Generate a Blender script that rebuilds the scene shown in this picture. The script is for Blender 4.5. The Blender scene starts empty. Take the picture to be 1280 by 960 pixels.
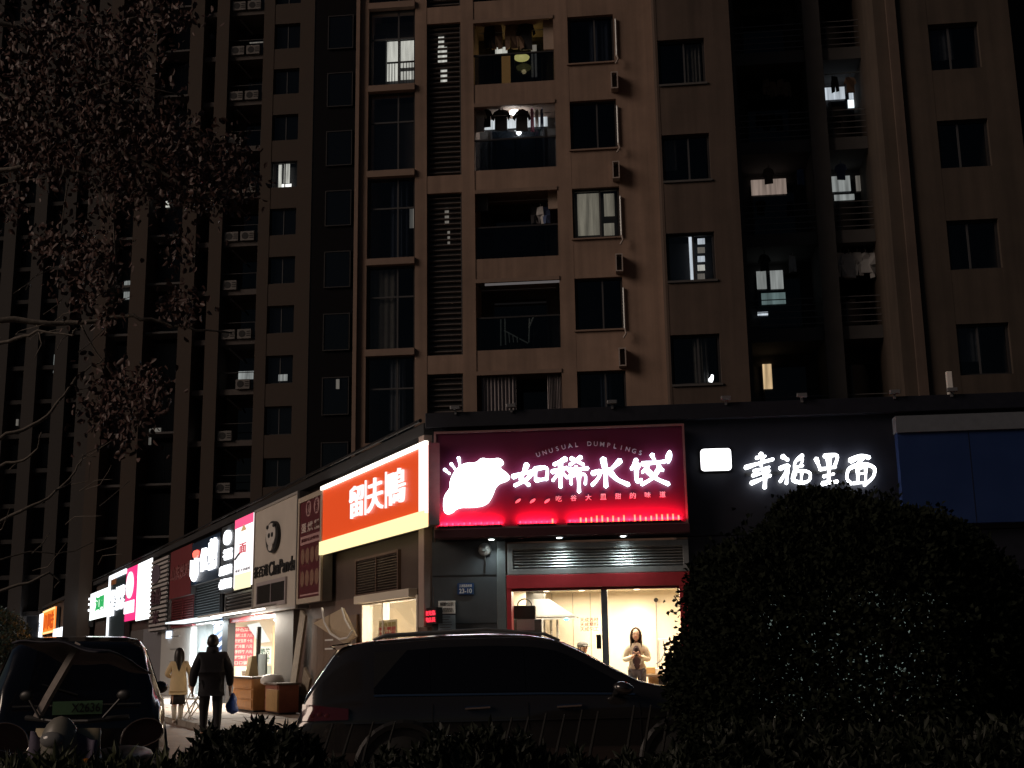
import bpy, bmesh, math, random
import numpy as np
from mathutils import Vector, Matrix
random.seed(7); rng = np.random.default_rng(11)
SC = bpy.context.scene; COL = SC.collection
R = math.radians

# ------------------------------------------------------------------ camera, sky, ambient light, exposure
FPX = 1550.0; CAM = Vector((0, 0, 1.45))
def cam_axes(vx=526, vy=-6690):
    up = Vector(((vx-640)/FPX, (480-vy)/FPX, -1)).normalized()      # world up seen from the camera
    f = Vector((0, 0, -1)); Y = (f-up*f.dot(up)).normalized(); X = Y.cross(up)
    return Matrix((X, Y, up))
CM = cam_axes()
cam = bpy.data.cameras.new('camera'); cam.sensor_width = 36; cam.lens = 36*FPX/1280; cam.clip_start = .1; cam.clip_end = 600
cob = bpy.data.objects.new('camera', cam); COL.objects.link(cob)
cob.matrix_world = Matrix.Translation(CAM) @ CM.to_4x4(); SC.camera = cob

SUN_EL, SUN_AZ = R(24), R(247)          # faint city glow from behind the camera (night)
w = bpy.data.worlds.new('World'); SC.world = w; w.use_nodes = True
nt = w.node_tree; bg = nt.nodes['Background']; sky = nt.nodes.new('ShaderNodeTexSky')
sky.sky_type = 'NISHITA'; sky.sun_disc = False; sky.sun_elevation = SUN_EL; sky.sun_rotation = SUN_AZ
nt.links.new(sky.outputs[0], bg.inputs[0]); bg.inputs[1].default_value = .005
sl = bpy.data.lights.new('sun', 'SUN'); sl.energy = .88; sl.angle = R(25); sl.color = (1, .77, .62)
so = bpy.data.objects.new('sun', sl); COL.objects.link(so)
sd = Vector((math.sin(SUN_AZ)*math.cos(SUN_EL), math.cos(SUN_AZ)*math.cos(SUN_EL), math.sin(SUN_EL)))
so.rotation_euler = sd.to_track_quat('Z', 'Y').to_euler()
SC.view_settings.view_transform = 'Standard'; SC.view_settings.look = 'None'
SC.view_settings.exposure = 0; SC.view_settings.gamma = 1
SC.render.engine = 'CYCLES'; cy = SC.cycles
cy.use_denoising = True; cy.denoiser = 'OPENIMAGEDENOISE'; cy.max_bounces = 6; cy.diffuse_bounces = 3; cy.glossy_bounces = 3
cy.transmission_bounces = 6; cy.transparent_max_bounces = 12; cy.sample_clamp_indirect = 4; cy.caustics_reflective = False; cy.caustics_refractive = False

# ------------------------------------------------------------------ frames: vertical planes met by sight lines
def ray(px, py): return CM @ Vector(((px-640)/FPX, (480-py)/FPX, -1))
class Frame:
    def __init__(s, origin, ang):
        s.o = Vector(origin); s.a = ang; s.m = Matrix.Rotation(ang, 3, 'Z'); s.mi = s.m.transposed()
    def w(s, x, y, z): return s.o + s.m @ Vector((x, y, z))
    def l(s, p): return s.mi @ (Vector(p)-s.o)
    def hit(s, px, py, y=0.):
        o = s.l(CAM); d = s.mi @ ray(px, py); t = (y-o.y)/d.y
        return o.x+d.x*t, o.z+d.z*t
    def rect(s, l, r, t, b, y=0.):
        m = (l+r)/2; v = (t+b)/2
        return s.hit(l, v, y)[0], s.hit(r, v, y)[0], s.hit(m, b, y)[1], s.hit(m, t, y)[1]
    def quad(s, tl, tr, br, bl, y=0.):
        a, b, c, d = [s.hit(p[0], p[1], y) for p in (tl, tr, br, bl)]
        return (a[0]+d[0])/2, (b[0]+c[0])/2, (c[1]+d[1])/2, (a[1]+b[1])/2
def ground(px, py, z=0.):
    d = ray(px, py); t = (z-CAM.z)/d.z; return CAM+d*t
def at(px, py, Y):
    d = ray(px, py); return CAM+d*(Y/d.y)
W = Frame((0, 0, 0), 0)
_c = at(540, 815, 22.5)
A = Frame((_c.x, _c.y, 0), R(-6))                       # front of the corner shop
_d = ray(-90, 826.7); B = Frame((_c.x, _c.y, 0), math.atan2(-_d.y, -_d.x))   # shops along the side street (x < 0 recedes)

# ------------------------------------------------------------------ materials
MATS = {}
def mat(name, col, rough=.6, metal=0., var=.0, scale=8., bump=0., emit=None, es=0., spec=.5, coat=0., streak=0.):
    if name in MATS: return MATS[name]
    m = bpy.data.materials.new(name); m.use_nodes = True; n = m.node_tree; p = n.nodes['Principled BSDF']
    p.inputs['Base Color'].default_value = (*col, 1); p.inputs['Roughness'].default_value = rough
    p.inputs['Metallic'].default_value = metal; p.inputs['Specular IOR Level'].default_value = spec
    p.inputs['Coat Weight'].default_value = coat; p.inputs['Coat Roughness'].default_value = .05
    if var or bump:
        tc = n.nodes.new('ShaderNodeTexCoord'); nz = n.nodes.new('ShaderNodeTexNoise')
        nz.inputs['Scale'].default_value = scale; nz.inputs['Detail'].default_value = 6; nz.inputs['Roughness'].default_value = .65
        n.links.new(tc.outputs['Object'], nz.inputs['Vector'])
        if var:
            r = n.nodes.new('ShaderNodeMapRange'); r.inputs[1].default_value = .3; r.inputs[2].default_value = .7
            r.inputs[3].default_value = 1-var; r.inputs[4].default_value = 1+var*.6
            x = n.nodes.new('ShaderNodeVectorMath'); x.operation = 'SCALE'; x.inputs[0].default_value = col
            n.links.new(nz.outputs[0], r.inputs[0]); n.links.new(r.outputs[0], x.inputs['Scale']); n.links.new(x.outputs[0], p.inputs['Base Color'])
            r2 = n.nodes.new('ShaderNodeMapRange'); r2.inputs[3].default_value = max(.03, rough-.12); r2.inputs[4].default_value = min(1, rough+.12)
            n.links.new(nz.outputs[0], r2.inputs[0]); n.links.new(r2.outputs[0], p.inputs['Roughness'])
        if bump:
            b = n.nodes.new('ShaderNodeBump'); b.inputs['Strength'].default_value = bump; b.inputs['Distance'].default_value = .02
            n.links.new(nz.outputs[0], b.inputs['Height']); n.links.new(b.outputs[0], p.inputs['Normal'])
    if streak:                                   # rain streaks and patched paint
        mp = n.nodes.new('ShaderNodeMapping'); mp.inputs['Scale'].default_value = (2.2, 2.2, .10); n2 = n.nodes.new('ShaderNodeTexNoise'); n2.inputs['Scale'].default_value = 1.6; n2.inputs['Detail'].default_value = 5
        n3 = n.nodes.new('ShaderNodeTexNoise'); n3.inputs['Scale'].default_value = .22; r3 = n.nodes.new('ShaderNodeMapRange'); r3.inputs[1].default_value = .32; r3.inputs[2].default_value = .68; r3.inputs[3].default_value = 1-streak; r3.inputs[4].default_value = 1+streak*.5
        ad = n.nodes.new('ShaderNodeMath'); ad.operation = 'ADD'; hf = n.nodes.new('ShaderNodeMath'); hf.operation = 'MULTIPLY'; hf.inputs[1].default_value = .5; x2 = n.nodes.new('ShaderNodeVectorMath'); x2.operation = 'SCALE'
        n.links.new(tc.outputs['Object'], mp.inputs[0]); n.links.new(mp.outputs[0], n2.inputs['Vector']); n.links.new(tc.outputs['Object'], n3.inputs['Vector']); n.links.new(n2.outputs[0], ad.inputs[0]); n.links.new(n3.outputs[0], ad.inputs[1]); n.links.new(ad.outputs[0], hf.inputs[0]); n.links.new(hf.outputs[0], r3.inputs[0])
        n.links.new(x.outputs[0], x2.inputs[0]); n.links.new(r3.outputs[0], x2.inputs['Scale']); n.links.new(x2.outputs[0], p.inputs['Base Color'])
    if emit: p.inputs['Emission Color'].default_value = (*emit, 1); p.inputs['Emission Strength'].default_value = es
    MATS[name] = m; return m
def glow(name, col, s): return mat(name, (.05, .05, .05), .5, emit=col, es=s)
def lit_curtain(name, col, s):                    # a lit room seen through folds of thin curtain
    m = glow(name, col, s); n = m.node_tree; p = n.nodes['Principled BSDF']; tc = n.nodes.new('ShaderNodeTexCoord'); nz = n.nodes.new('ShaderNodeTexNoise'); mp = n.nodes.new('ShaderNodeMapping')
    mp.inputs['Scale'].default_value = (7, 7, .5); nz.inputs['Scale'].default_value = 1.3; nz.inputs['Detail'].default_value = 3; r = n.nodes.new('ShaderNodeMapRange'); r.inputs[1].default_value = .3; r.inputs[2].default_value = .7; r.inputs[3].default_value = s*.45; r.inputs[4].default_value = s*1.15
    n.links.new(tc.outputs['Object'], mp.inputs[0]); n.links.new(mp.outputs[0], nz.inputs['Vector']); n.links.new(nz.outputs[0], r.inputs[0]); n.links.new(r.outputs[0], p.inputs['Emission Strength']); return m
def glass(name, tint=(1, 1, 1), refl=.9):
    if name in MATS: return MATS[name]
    m = bpy.data.materials.new(name); m.use_nodes = True; n = m.node_tree; n.nodes.remove(n.nodes['Principled BSDF'])
    t = n.nodes.new('ShaderNodeBsdfTransparent'); t.inputs[0].default_value = (*tint, 1)
    g = n.nodes.new('ShaderNodeBsdfGlossy'); g.inputs['Roughness'].default_value = .02; g.inputs[0].default_value = (refl, refl, refl, 1)
    lw = n.nodes.new('ShaderNodeLayerWeight'); lw.inputs[0].default_value = .5; pw_ = n.nodes.new('ShaderNodeMath'); pw_.operation = 'POWER'; pw_.inputs[1].default_value = 5
    fr = n.nodes.new('ShaderNodeMath'); fr.operation = 'MULTIPLY_ADD'; fr.inputs[1].default_value = .9; fr.inputs[2].default_value = .04; mx = n.nodes.new('ShaderNodeMixShader')
    n.links.new(lw.outputs['Facing'], pw_.inputs[0]); n.links.new(pw_.outputs[0], fr.inputs[0])
    for a, b in ((fr.outputs[0], mx.inputs[0]), (t.outputs[0], mx.inputs[1]), (g.outputs[0], mx.inputs[2])): n.links.new(a, b)
    n.links.new(mx.outputs[0], n.nodes['Material Output'].inputs[0]); MATS[name] = m; return m

tan_right = mat('tan_render_dimmed', (.115, .082, .066), .85, var=.16, scale=1.3, bump=.15, streak=.4); tan_wing = mat('tan_render_dimmest', (.080, .060, .047), .85, var=.16, scale=1.3, bump=.15, streak=.4)  # tan render darkened rightwards; the light's falloff is put into the colour
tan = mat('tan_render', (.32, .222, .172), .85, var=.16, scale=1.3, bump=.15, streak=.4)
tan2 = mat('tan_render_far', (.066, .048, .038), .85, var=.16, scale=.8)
brown_trim = mat('brown_trim', (.27, .19, .15), .8, var=.12, scale=3)
greycon = mat('grey_render', (.10, .095, .095), .85, var=.2, scale=1.5)
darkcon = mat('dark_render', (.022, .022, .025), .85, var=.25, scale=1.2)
fdark = mat('dark_frame', (.03, .028, .03), .5, var=.1)
wglass = mat('dark_window_glass', (.006, .008, .011), .06, spec=.6)
pane_clear = glass('clear_pane'); pane_smoke = glass('smoked_pane', (.35, .37, .4))
slatm = mat('louvre_paint', (.105, .09, .085), .55, var=.2)
white = mat('white_paint', (.75, .74, .72), .5, var=.06)
cream = mat('cream_wall', (.74, .66, .52), .7, var=.05, scale=3)
steel = mat('brushed_steel', (.45, .46, .47), .32, .9, var=.1)
alu = mat('grey_aluminium', (.40, .42, .43), .42, .6, var=.12, scale=12)
darkclad = mat('charcoal_cladding', (.060, .068, .078), .45, var=.18, scale=2.2, bump=.1)
navy = mat('navy_fascia', (.007, .008, .016), .5, var=.2)
black = mat('black_plastic', (.012, .012, .013), .45, var=.1)
rubber = mat('rubber', (.014, .014, .014), .85, var=.2)
redpaint = mat('red_frame_paint', (.36, .03, .04), .4, var=.12)
maroon = mat('maroon_board', (.12, .022, .030), .4, var=.12)
brownwall = mat('brown_cladding', (.13, .085, .07), .6, var=.18, scale=2.5, bump=.1)
wood = mat('pale_timber', (.42, .32, .21), .75, var=.25, scale=14, bump=.2)
carton = mat('brown_carton', (.48, .30, .13), .75, var=.15, scale=9)
paper = mat('white_paper', (.72, .72, .70), .7, var=.05)
blackink = mat('black_ink', (.01, .01, .012), .6); redink = mat('red_ink', (.5, .06, .05), .6); greyink = mat('grey_ink', (.12, .12, .14), .6)

# ------------------------------------------------------------------ mesh builder
class MB:
    def __init__(s): s.v = []; s.f = []
    def add(s, vs, fs):
        o = len(s.v); s.v += [tuple(p) for p in vs]; s.f += [tuple(i+o for i in f) for f in fs]; return s
    def box(s, x0, x1, y0, y1, z0, z1):
        return s.add([(x0,y0,z0),(x1,y0,z0),(x1,y1,z0),(x0,y1,z0),(x0,y0,z1),(x1,y0,z1),(x1,y1,z1),(x0,y1,z1)],
                     [(0,3,2,1),(4,5,6,7),(0,1,5,4),(1,2,6,5),(2,3,7,6),(3,0,4,7)])
    def frame(s, x0, x1, y0, y1, z0, z1, t):      # rectangular frame in the x-z plane
        s.box(x0, x1, y0, y1, z0, z0+t); s.box(x0, x1, y0, y1, z1-t, z1)
        s.box(x0, x0+t, y0, y1, z0+t, z1-t); return s.box(x1-t, x1, y0, y1, z0+t, z1-t)
    def tube(s, pts, r, n=8, cap=True):
        pts = [Vector(p) for p in pts]; rs = r if hasattr(r, '__len__') else [r]*len(pts); rings = []
        d0 = None
        for i, p in enumerate(pts):
            d = (pts[min(i+1, len(pts)-1)]-pts[max(i-1, 0)]).normalized()
            if d0 is None: u = d.orthogonal().normalized()
            else: u = (u-d*u.dot(d)).normalized()
            d0 = d; v = d.cross(u)
            rings.append([p+(u*math.cos(2*math.pi*k/n)+v*math.sin(2*math.pi*k/n))*rs[i] for k in range(n)])
        fs = [(i*n+k, i*n+(k+1) % n, (i+1)*n+(k+1) % n, (i+1)*n+k) for i in range(len(pts)-1) for k in range(n)]
        if cap: fs += [tuple(range(n))[::-1], tuple((len(pts)-1)*n+k for k in range(n))]
        return s.add([p for rg in rings for p in rg], fs)
    def lathe(s, prof, c=(0,0,0), axis='Z', n=20):   # prof: (radius, height)
        o = []
        for r, h in prof:
            for k in range(n):
                a = 2*math.pi*k/n; x, y = r*math.cos(a), r*math.sin(a)
                o.append({'Z':(x,y,h),'Y':(x,h,y),'X':(h,x,y)}[axis])
        o = [(p[0]+c[0], p[1]+c[1], p[2]+c[2]) for p in o]; m = len(prof)
        return s.add(o, [(i*n+k, i*n+(k+1) % n, (i+1)*n+(k+1) % n, (i+1)*n+k) for i in range(m-1) for k in range(n)]
                     + [tuple(range(n))[::-1], tuple((m-1)*n+k for k in range(n))])
    def prism(s, poly, y0, y1):          # polygon in x-z, pushed along y
        n = len(poly)
        return s.add([(x, y0, z) for x, z in poly]+[(x, y1, z) for x, z in poly],
                     [tuple(range(n)), tuple(range(n, 2*n))[::-1]]+[(i, i+n, (i+1) % n+n, (i+1) % n) for i in range(n)])
    def ell(s, c, r, n=12, m=8, rot=None):
        vs = []; fs = []
        for i in range(m+1):
            for k in range(n):
                a = math.pi*i/m; b = 2*math.pi*k/n
                p = Vector((r[0]*math.sin(a)*math.cos(b), r[1]*math.sin(a)*math.sin(b), r[2]*math.cos(a)))
                if rot: p = rot @ p
                vs.append(p+Vector(c))
        return s.add(vs, [(i*n+k, (i+1)*n+k, (i+1)*n+(k+1) % n, i*n+(k+1) % n) for i in range(m) for k in range(n)])
    def disc(s, x, z, rx, rz, y0, y1, n=24): return s.prism([(x+rx*math.cos(2*math.pi*k/n), z+rz*math.sin(2*math.pi*k/n)) for k in range(n)], y0, y1)
    def grid(s, P):                      # rows of points
        h = len(P); w_ = len(P[0])
        return s.add([p for r in P for p in r], [(i*w_+j, i*w_+j+1, (i+1)*w_+j+1, (i+1)*w_+j) for i in range(h-1) for j in range(w_-1)])
    def mesh(s, name, off=(0,0,0), m=None, smooth=False, fix=True):
        me = bpy.data.meshes.new(name); o = Vector(off)
        me.from_pydata([(p[0]-o.x, p[1]-o.y, p[2]-o.z) for p in s.v], [], s.f)
        if fix:
            b = bmesh.new(); b.from_mesh(me); bmesh.ops.recalc_face_normals(b, faces=b.faces); b.to_mesh(me); b.free()
        if smooth: me.polygons.foreach_set('use_smooth', [True]*len(me.polygons))
        if m: me.materials.append(m)
        return me
def bx(*a): return MB().box(*a)

def set_props(o, label=None, cat=None, group=None, kind=None):
    for k, v in (('label', label), ('category', cat), ('group', group), ('kind', kind)):
        if v: o[k] = v
class T:            # a thing: an Empty at its base in a frame; parts are written in frame coordinates
    def __init__(s, fr, base, name, label, cat, group=None, kind=None, rz=0.):
        s.f = fr; s.b = Vector(base); s.root = bpy.data.objects.new(name, None); COL.objects.link(s.root)
        s.root.location = fr.w(*base); s.root.rotation_euler = (0, 0, fr.a+rz); s.root.empty_display_size = .2
        set_props(s.root, label, cat if kind != 'structure' else None, group, kind)
    def link(s, o, parent): o.parent = parent or s.root; COL.objects.link(o); return o
    def part(s, name, mb, m, parent=None, smooth=False, bevel=0., label=None, kind=None, fix=True):
        o = bpy.data.objects.new(name, mb.mesh(name, s.b, m, smooth, fix)); s.link(o, parent)
        if bevel:
            d = o.modifiers.new('bevel', 'BEVEL'); d.width = bevel; d.segments = 2; d.limit_method = 'ANGLE'
        set_props(o, label, kind=kind); return o
    def piece(s, name, me, loc, parent=None, rot=None):
        o = bpy.data.objects.new(name, me); s.link(o, parent); o.location = Vector(loc)-s.b
        if rot: o.rotation_euler = rot
        return o
    def mesh(s, name, me, m, parent=None):
        me.materials.clear(); me.materials.append(m); o = bpy.data.objects.new(name, me); return s.link(o, parent)
    def text(s, name, txt, box, y, d, m, bold=0., parent=None, shear=0., space=1.):   # lettering fitted to box, front face at y
        me = glyphs(txt, bold, shear, space); x0, x1, z0, z1 = box
        P = np.empty(len(me.vertices)*3); me.vertices.foreach_get('co', P); P = P.reshape(-1, 3)
        lo, hi = P.min(0), P.max(0); Q = np.empty_like(P)
        Q[:, 0] = x0+(P[:, 0]-lo[0])/(hi[0]-lo[0])*(x1-x0)-s.b.x
        Q[:, 2] = z0+(P[:, 1]-lo[1])/(hi[1]-lo[1])*(z1-z0)-s.b.z
        Q[:, 1] = y+d-(P[:, 2]-lo[2])/(hi[2]-lo[2])*d-s.b.y
        me.vertices.foreach_set('co', Q.reshape(-1)); me.update(); return s.mesh(name, me, m, parent)
def glyphs(txt, bold=0., shear=0., space=1.):
    c = bpy.data.curves.new('glyphs', 'FONT'); c.body = txt; c.extrude = .05; c.offset = bold; c.shear = shear; c.resolution_u = 3
    c.align_x = 'CENTER'; c.space_character = space
    o = bpy.data.objects.new('glyphs', c); COL.objects.link(o); dg = bpy.context.evaluated_depsgraph_get()
    me = bpy.data.meshes.new_from_object(o.evaluated_get(dg)); bpy.data.objects.remove(o); bpy.data.curves.remove(c); return me
def single(fr, base, name, mb, m, label, cat, group=None, smooth=False, bevel=0.):
    o = bpy.data.objects.new(name, mb.mesh(name, base, m, smooth)); COL.objects.link(o)
    o.location = fr.w(*base); o.rotation_euler = (0, 0, fr.a); set_props(o, label, cat, group)
    if bevel: d = o.modifiers.new('bevel', 'BEVEL'); d.width = bevel; d.segments = 2; d.limit_method = 'ANGLE'
    return o
def struct(name, mb, m, fr=W, base=(0,0,0), kind='structure'):
    o = bpy.data.objects.new(name, mb.mesh(name, base, m)); COL.objects.link(o); o.location = fr.w(*base); o.rotation_euler = (0, 0, fr.a)
    o['kind'] = kind; return o
def lamp(t, kind, loc, energy, col, size=.1, rot=None, size_y=None, spot=None):
    l = bpy.data.lights.new('light', kind); l.energy = energy; l.color = col
    if kind == 'AREA':
        l.size = size
        if size_y: l.shape = 'RECTANGLE'; l.size_y = size_y
    else: l.shadow_soft_size = size
    if spot: l.spot_size = R(spot); l.spot_blend = .8
    o = bpy.data.objects.new('light', l); t.link(o, None); o.location = Vector(loc)-t.b
    if rot: o.rotation_euler = rot
    return o
def stroke(mb, pts, wd, y0, y1):        # one brush stroke: a ribbon with round ends, polyline in x-z
    P = [Vector((p[0], p[1])) for p in pts]; L = []; Rr = []
    Q = []
    for i in range(len(P)-1):
        for k in range(4): Q.append(P[i].lerp(P[i+1], k/4))
    Q.append(P[-1])
    if len(P) > 2:
        for _ in range(2): Q = [Q[0]]+[(Q[i-1]+Q[i]*2+Q[i+1])/4 for i in range(1, len(Q)-1)]+[Q[-1]]
    n = len(Q)
    for i, q in enumerate(Q):
        d = (Q[min(i+1, n-1)]-Q[max(i-1, 0)]).normalized(); h = Vector((-d.y, d.x)); t = i/(n-1)
        r = wd/2*(1.12-.35*t+.18*math.sin(t*math.pi*2+1))
        L.append(q+h*r); Rr.append(q-h*r)
    d = (Q[-1]-Q[-2]).normalized(); tip = Q[-1]+d*wd*.35; d0 = (Q[0]-Q[1]).normalized(); st = Q[0]+d0*wd*.38
    poly = [st]+L+[tip]+Rr[::-1]; m = len(poly)
    vs = [(p.x, y0, p.y) for p in poly]+[(p.x, y1, p.y) for p in poly]; fs = [(i, i+m, (i+1) % m+m, (i+1) % m) for i in range(m)]
    for o in (0, m):                       # quads between the two edges
        fs += [(o, o+1, o+m-1), (o+n, o+n+1, o+n+2)]+[(o+1+i, o+2+i, o+m-2-i, o+m-1-i) for i in range(n-1)]
    mb.add(vs, fs)

# ------------------------------------------------------------------ ground, road, pavement
asphalt = mat('asphalt', (.055, .05, .05), .75, var=.35, scale=3, bump=.5)
slabm = mat('paving_slab', (.30, .235, .19), .8, var=.3, scale=2.5, bump=.25)
kerbm = mat('kerb_stone', (.27, .24, .21), .8, var=.25, scale=5, bump=.2)
soil = mat('planting_soil', (.03, .024, .018), .95, var=.4, scale=9, bump=.6)
struct('ground', bx(-300, 300, -60, 400, -.3, -.02), asphalt)
struct('forecourt', bx(-40, 30, 9.6, 60, -.018, 0), mat('forecourt_paving', (.30, .22, .18), .75, var=.3, scale=1.6, bump=.3))
struct('planting_bed', bx(-12, 12, 3.5, 9.2, -.019, .06), soil)
KY = B.l(ground(225, 901, .1))[1]             # kerb line, parallel to the side street
pave = struct('pavement', bx(-110, 6, KY, .6, -.018, .108), slabm, B)
struct('pavement', bx(0, 40, -4.2, .6, -.017, .106), slabm, A)
me = MB().box(-.37, .37, -.37, .37, 0, .022).mesh('paving_slab', m=slabm)
x = -16.
while x < 1.2:
    y = KY+.55
    while y < -.1:
        o = bpy.data.objects.new('paving_slab', me); COL.objects.link(o); o.parent = pave
        o.location = (x, y, .098+random.uniform(-.003, .003)); o.rotation_euler = (random.uniform(-.004, .004), random.uniform(-.004, .004), 0)
        y += .76
    x += .76
for k in range(24):
    o = bpy.data.objects.new('kerb_stone', MATS.setdefault('_kerb', MB().box(-.485, .485, -.09, .09, 0, .135).mesh('kerb_stone', m=kerbm))); COL.objects.link(o)
    o.parent = pave; o.location = (-20+k, KY+.07, -.012+random.uniform(-.004, .004))

# ------------------------------------------------------------------ the low corner building with the shops
ZT = A.hit(700, 512)[1]                          # parapet top
bld = T(A, (0, 0, 0), 'shop_building', 'low dark corner building with a row of lit shops below the tower', 'building')
xd0, xd1 = A.hit(634, 760)[0], A.hit(864, 760)[0]; zd = A.hit(745, 718)[1]; zl = A.hit(745, 674)[1]
XR0, XR1, ZR = A.hit(932, 790)[0], A.hit(1300, 790)[0], A.hit(1150, 722)[1]; XM = A.hit(1124, 560)[0]
bld.part('wall', bx(0, A.hit(621, 740)[0], .02, .3, 0, zl+.02), darkclad)
bld.part('wall', bx(0, 22, .04, .3, zl+.02, ZT-.28), navy)
bld.part('wall', bx(xd1, XR0, .02, .3, 0, zl), navy)
bld.part('wall', bx(XR0, 22, .03, .3, ZR, zl), navy)
bld.part('wall', bx(XR1, 22, .02, .3, 0, ZR), navy)
xp0, xp1 = A.hit(622, 740)[0], A.hit(633, 740)[0]
bld.part('post', bx(xp0, xp1, -.06, .3, 0, zl), mat('grey_post', (.13, .15, .16), .4, var=.15), bevel=.008)
bld.part('parapet', bx(-.1, 22, -.12, .35, ZT-.28, ZT), navy, bevel=.01)
bld.part('roof', bx(0, 22, .35, 9.2, ZT-.6, ZT-.35), darkcon)
for zz in (1.1, 1.95, 2.8):                    # joints of the cladding stand proud as thin strips
    bld.part('cladding_joint', bx(.02, xp0-.02, .008, .03, zz, zz+.012), black)
# side street wing
ZB = A.hit(540, 530)[1]
bwall = bld_b = T(B, (0, 0, 0), 'shop_terrace', 'long low brown terrace of small shops along the side street', 'building')
wx = [B.hit(q, 760)[0] for q in (523, 453, 398, 372, 349, 290, 283, 250, 205, 180)]
ZF = B.hit(345, 762)[1]                          # underside of the fascia boards
ow = B.rect(453, 523, 744, 800); zs0, zs1 = 1.05, B.hit(488, 748)[1]
bwall.part('wall', bx(-115, 0, .05, .3, ZF, ZB-.2), mat('umber_cladding', (.075, .052, .045), .6, var=.2, scale=2.5, bump=.1))
bwall.part('wall', bx(wx[0], 0, .03, .14, 0, ZF), brownwall)
bwall.part('wall', bx(wx[1], wx[0], .03, .14, 0, zs0), brownwall)
if ZF > zs1: bwall.part('wall', bx(wx[1], wx[0], .04, .3, zs1, ZF+.002), brownwall)
bwall.part('wall', bx(wx[3], wx[1], .035, .14, 0, ZF), brownwall)
bwall.part('pillar', bx(wx[4], wx[3], -.1, .12, 0, ZF), mat('grey_pillar', (.17, .155, .14), .6, var=.15))
bwall.part('pillar', bx(wx[6], wx[5], -.1, .12, 0, ZF), fdark)
bwall.part('wall', bx(-115, wx[9], .02, .3, 0, ZF), greycon)
bwall.part('wall', bx(wx[9], wx[8], .02, .3, 0, ZF), mat('grey_shutter_wall', (.21, .21, .23), .5, var=.1))
bwall.part('parapet', bx(-115, -.02, -.15, .35, ZB-.2, ZB+.02), darkcon, bevel=.01)
bwall.part('gutter', MB().tube([(-60, -.2, ZB+.06), (-.05, -.2, ZB+.06)], .035), black)
bwall.part('roof', bx(-115, -1, .35, 6, ZB-.6, ZB-.3), darkcon)
bwall.part('corner_post', bx(-.32, -.04, -.14, .04, zs1-.6, ZB-.2), mat('pale_corner', (.36, .27, .24), .5, var=.1), bevel=.01)

# dumpling shop front: louvre, red frame, glazing, room behind
def louvre(t, fr, box, y, nsl, fm, sm, back, fw=.07, name='vent_louvre', dep=.10, parts=1):
    x0, x1, z0, z1 = box
    lv = t.part(name, MB().frame(x0, x1, y, y+dep, z0, z1, fw), fm, bevel=.004)
    t.part('backing', bx(x0+.01, x1-.01, y+dep-.01, y+dep+.012, z0+.01, z1-.01), back, lv)
    for q in range(1, parts):
        xm = x0+(x1-x0)*q/parts; t.part('stile', bx(xm-.02, xm+.02, y+.005, y+dep-.01, z0+fw, z1-fw), fm, lv)
    h = (z1-z0-2*fw)/nsl; L = x1-x0-2*fw
    me = MB().box(-L/2+.003, L/2-.003, -.035, .035, -h*.11-.004, h*.11+.004).mesh('slat', m=sm)
    for k in range(nsl): t.piece('slat', me, ((x0+x1)/2, y+dep*.5, z0+fw+h*(k+.5)), lv, (R(-32), 0, 0))
    return lv
lb = A.rect(634, 861, 677, 716, -.05); louvre(bld, A, (lb[0], lb[1], zd+.02, lb[3]), -.05, 7, alu, alu, black, .10)
fr_ = bld.part('shopfront', bx(xd0, xd1, -.07, .28, zd-.22, zd+.01), redpaint, bevel=.006)
bld.part('shopfront_jamb', bx(A.hit(852, 800)[0], xd1, -.06, .28, 0, zd-.22), redpaint, fr_, bevel=.006)
bld.part('shopfront_jamb', bx(xd0, A.hit(640, 760)[0], -.06, .28, 0, zd-.22), redpaint, fr_, bevel=.006)
zg = A.hit(745, 737)[1]; gx0, gx1 = A.hit(640, 760)[0], A.hit(852, 760)[0]; gm0, gm1 = A.hit(752, 780)[0], A.hit(760, 780)[0]
bld.part('header', bx(gx0, gx1, 0, .22, zg, zd-.22), maroon, fr_)
bld.part('mullion', bx(gm0, gm1, .04, .16, .1, zg), mat('blue_steel', (.20, .25, .28), .35, .5, var=.1), fr_, bevel=.004)
bld.part('pane', bx(gx0, gm0, .09, .10, .12, zg), pane_clear, fr_); bld.part('pane', bx(gm1, gx1, .09, .10, .12, zg), pane_clear, fr_)
bld.part('door_handle', bx(gm0-.10, gm0-.02, .02, .14, A.hit(750, 811)[1], A.hit(750, 793)[1]), black, fr_, bevel=.006)
bld.part('step', bx(gx0, gx1, -.35, .3, .09, .2), kerbm)
rd = 3.4                                            # room depth
rm = bld.part('room', bx(gx0-.3, gx1+.5, rd, rd+.1, .1, zg+.5), cream)
bld.part('room_side', bx(gx0-.4, gx0-.3, .3, rd, .1, zg+.5), cream, rm); bld.part('room_side', bx(gx1+.5, gx1+.6, .3, rd, .1, zg+.5), cream, rm)
bld.part('room_ceiling', bx(gx0-.4, gx1+.6, .3, rd, zg+.12, zg+.2), cream, rm)
bld.part('room_floor', bx(gx0-.4, gx1+.6, .3, rd, .1, .2), mat('floor_tile', (.45, .40, .33), .4, var=.1), rm)
for q in (665, 690, 716, 738):                   # panel seams of the tiled wall
    xx = A.hit(q, 770, rd)[0]; bld.part('wall_seam', bx(xx, xx+.012, rd-.012, rd, .2, zg+.1), mat('seam', (.35, .30, .24), .7), rm)
dl = T(A, ((gx0+gx1)/2, 1.8, zg+.11), 'ceiling_light', 'warm ceiling downlights inside the dumpling shop', 'ceiling light')
for q in (683, 727, 796):
    xx = A.hit(q, 741, 1.8)[0]; dl.part('lens', MB().lathe([(.07, zg+.10), (.05, zg+.07)], (xx, 1.8, 0)), glow('warm_lens', (1, .85, .6), 14))
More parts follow.
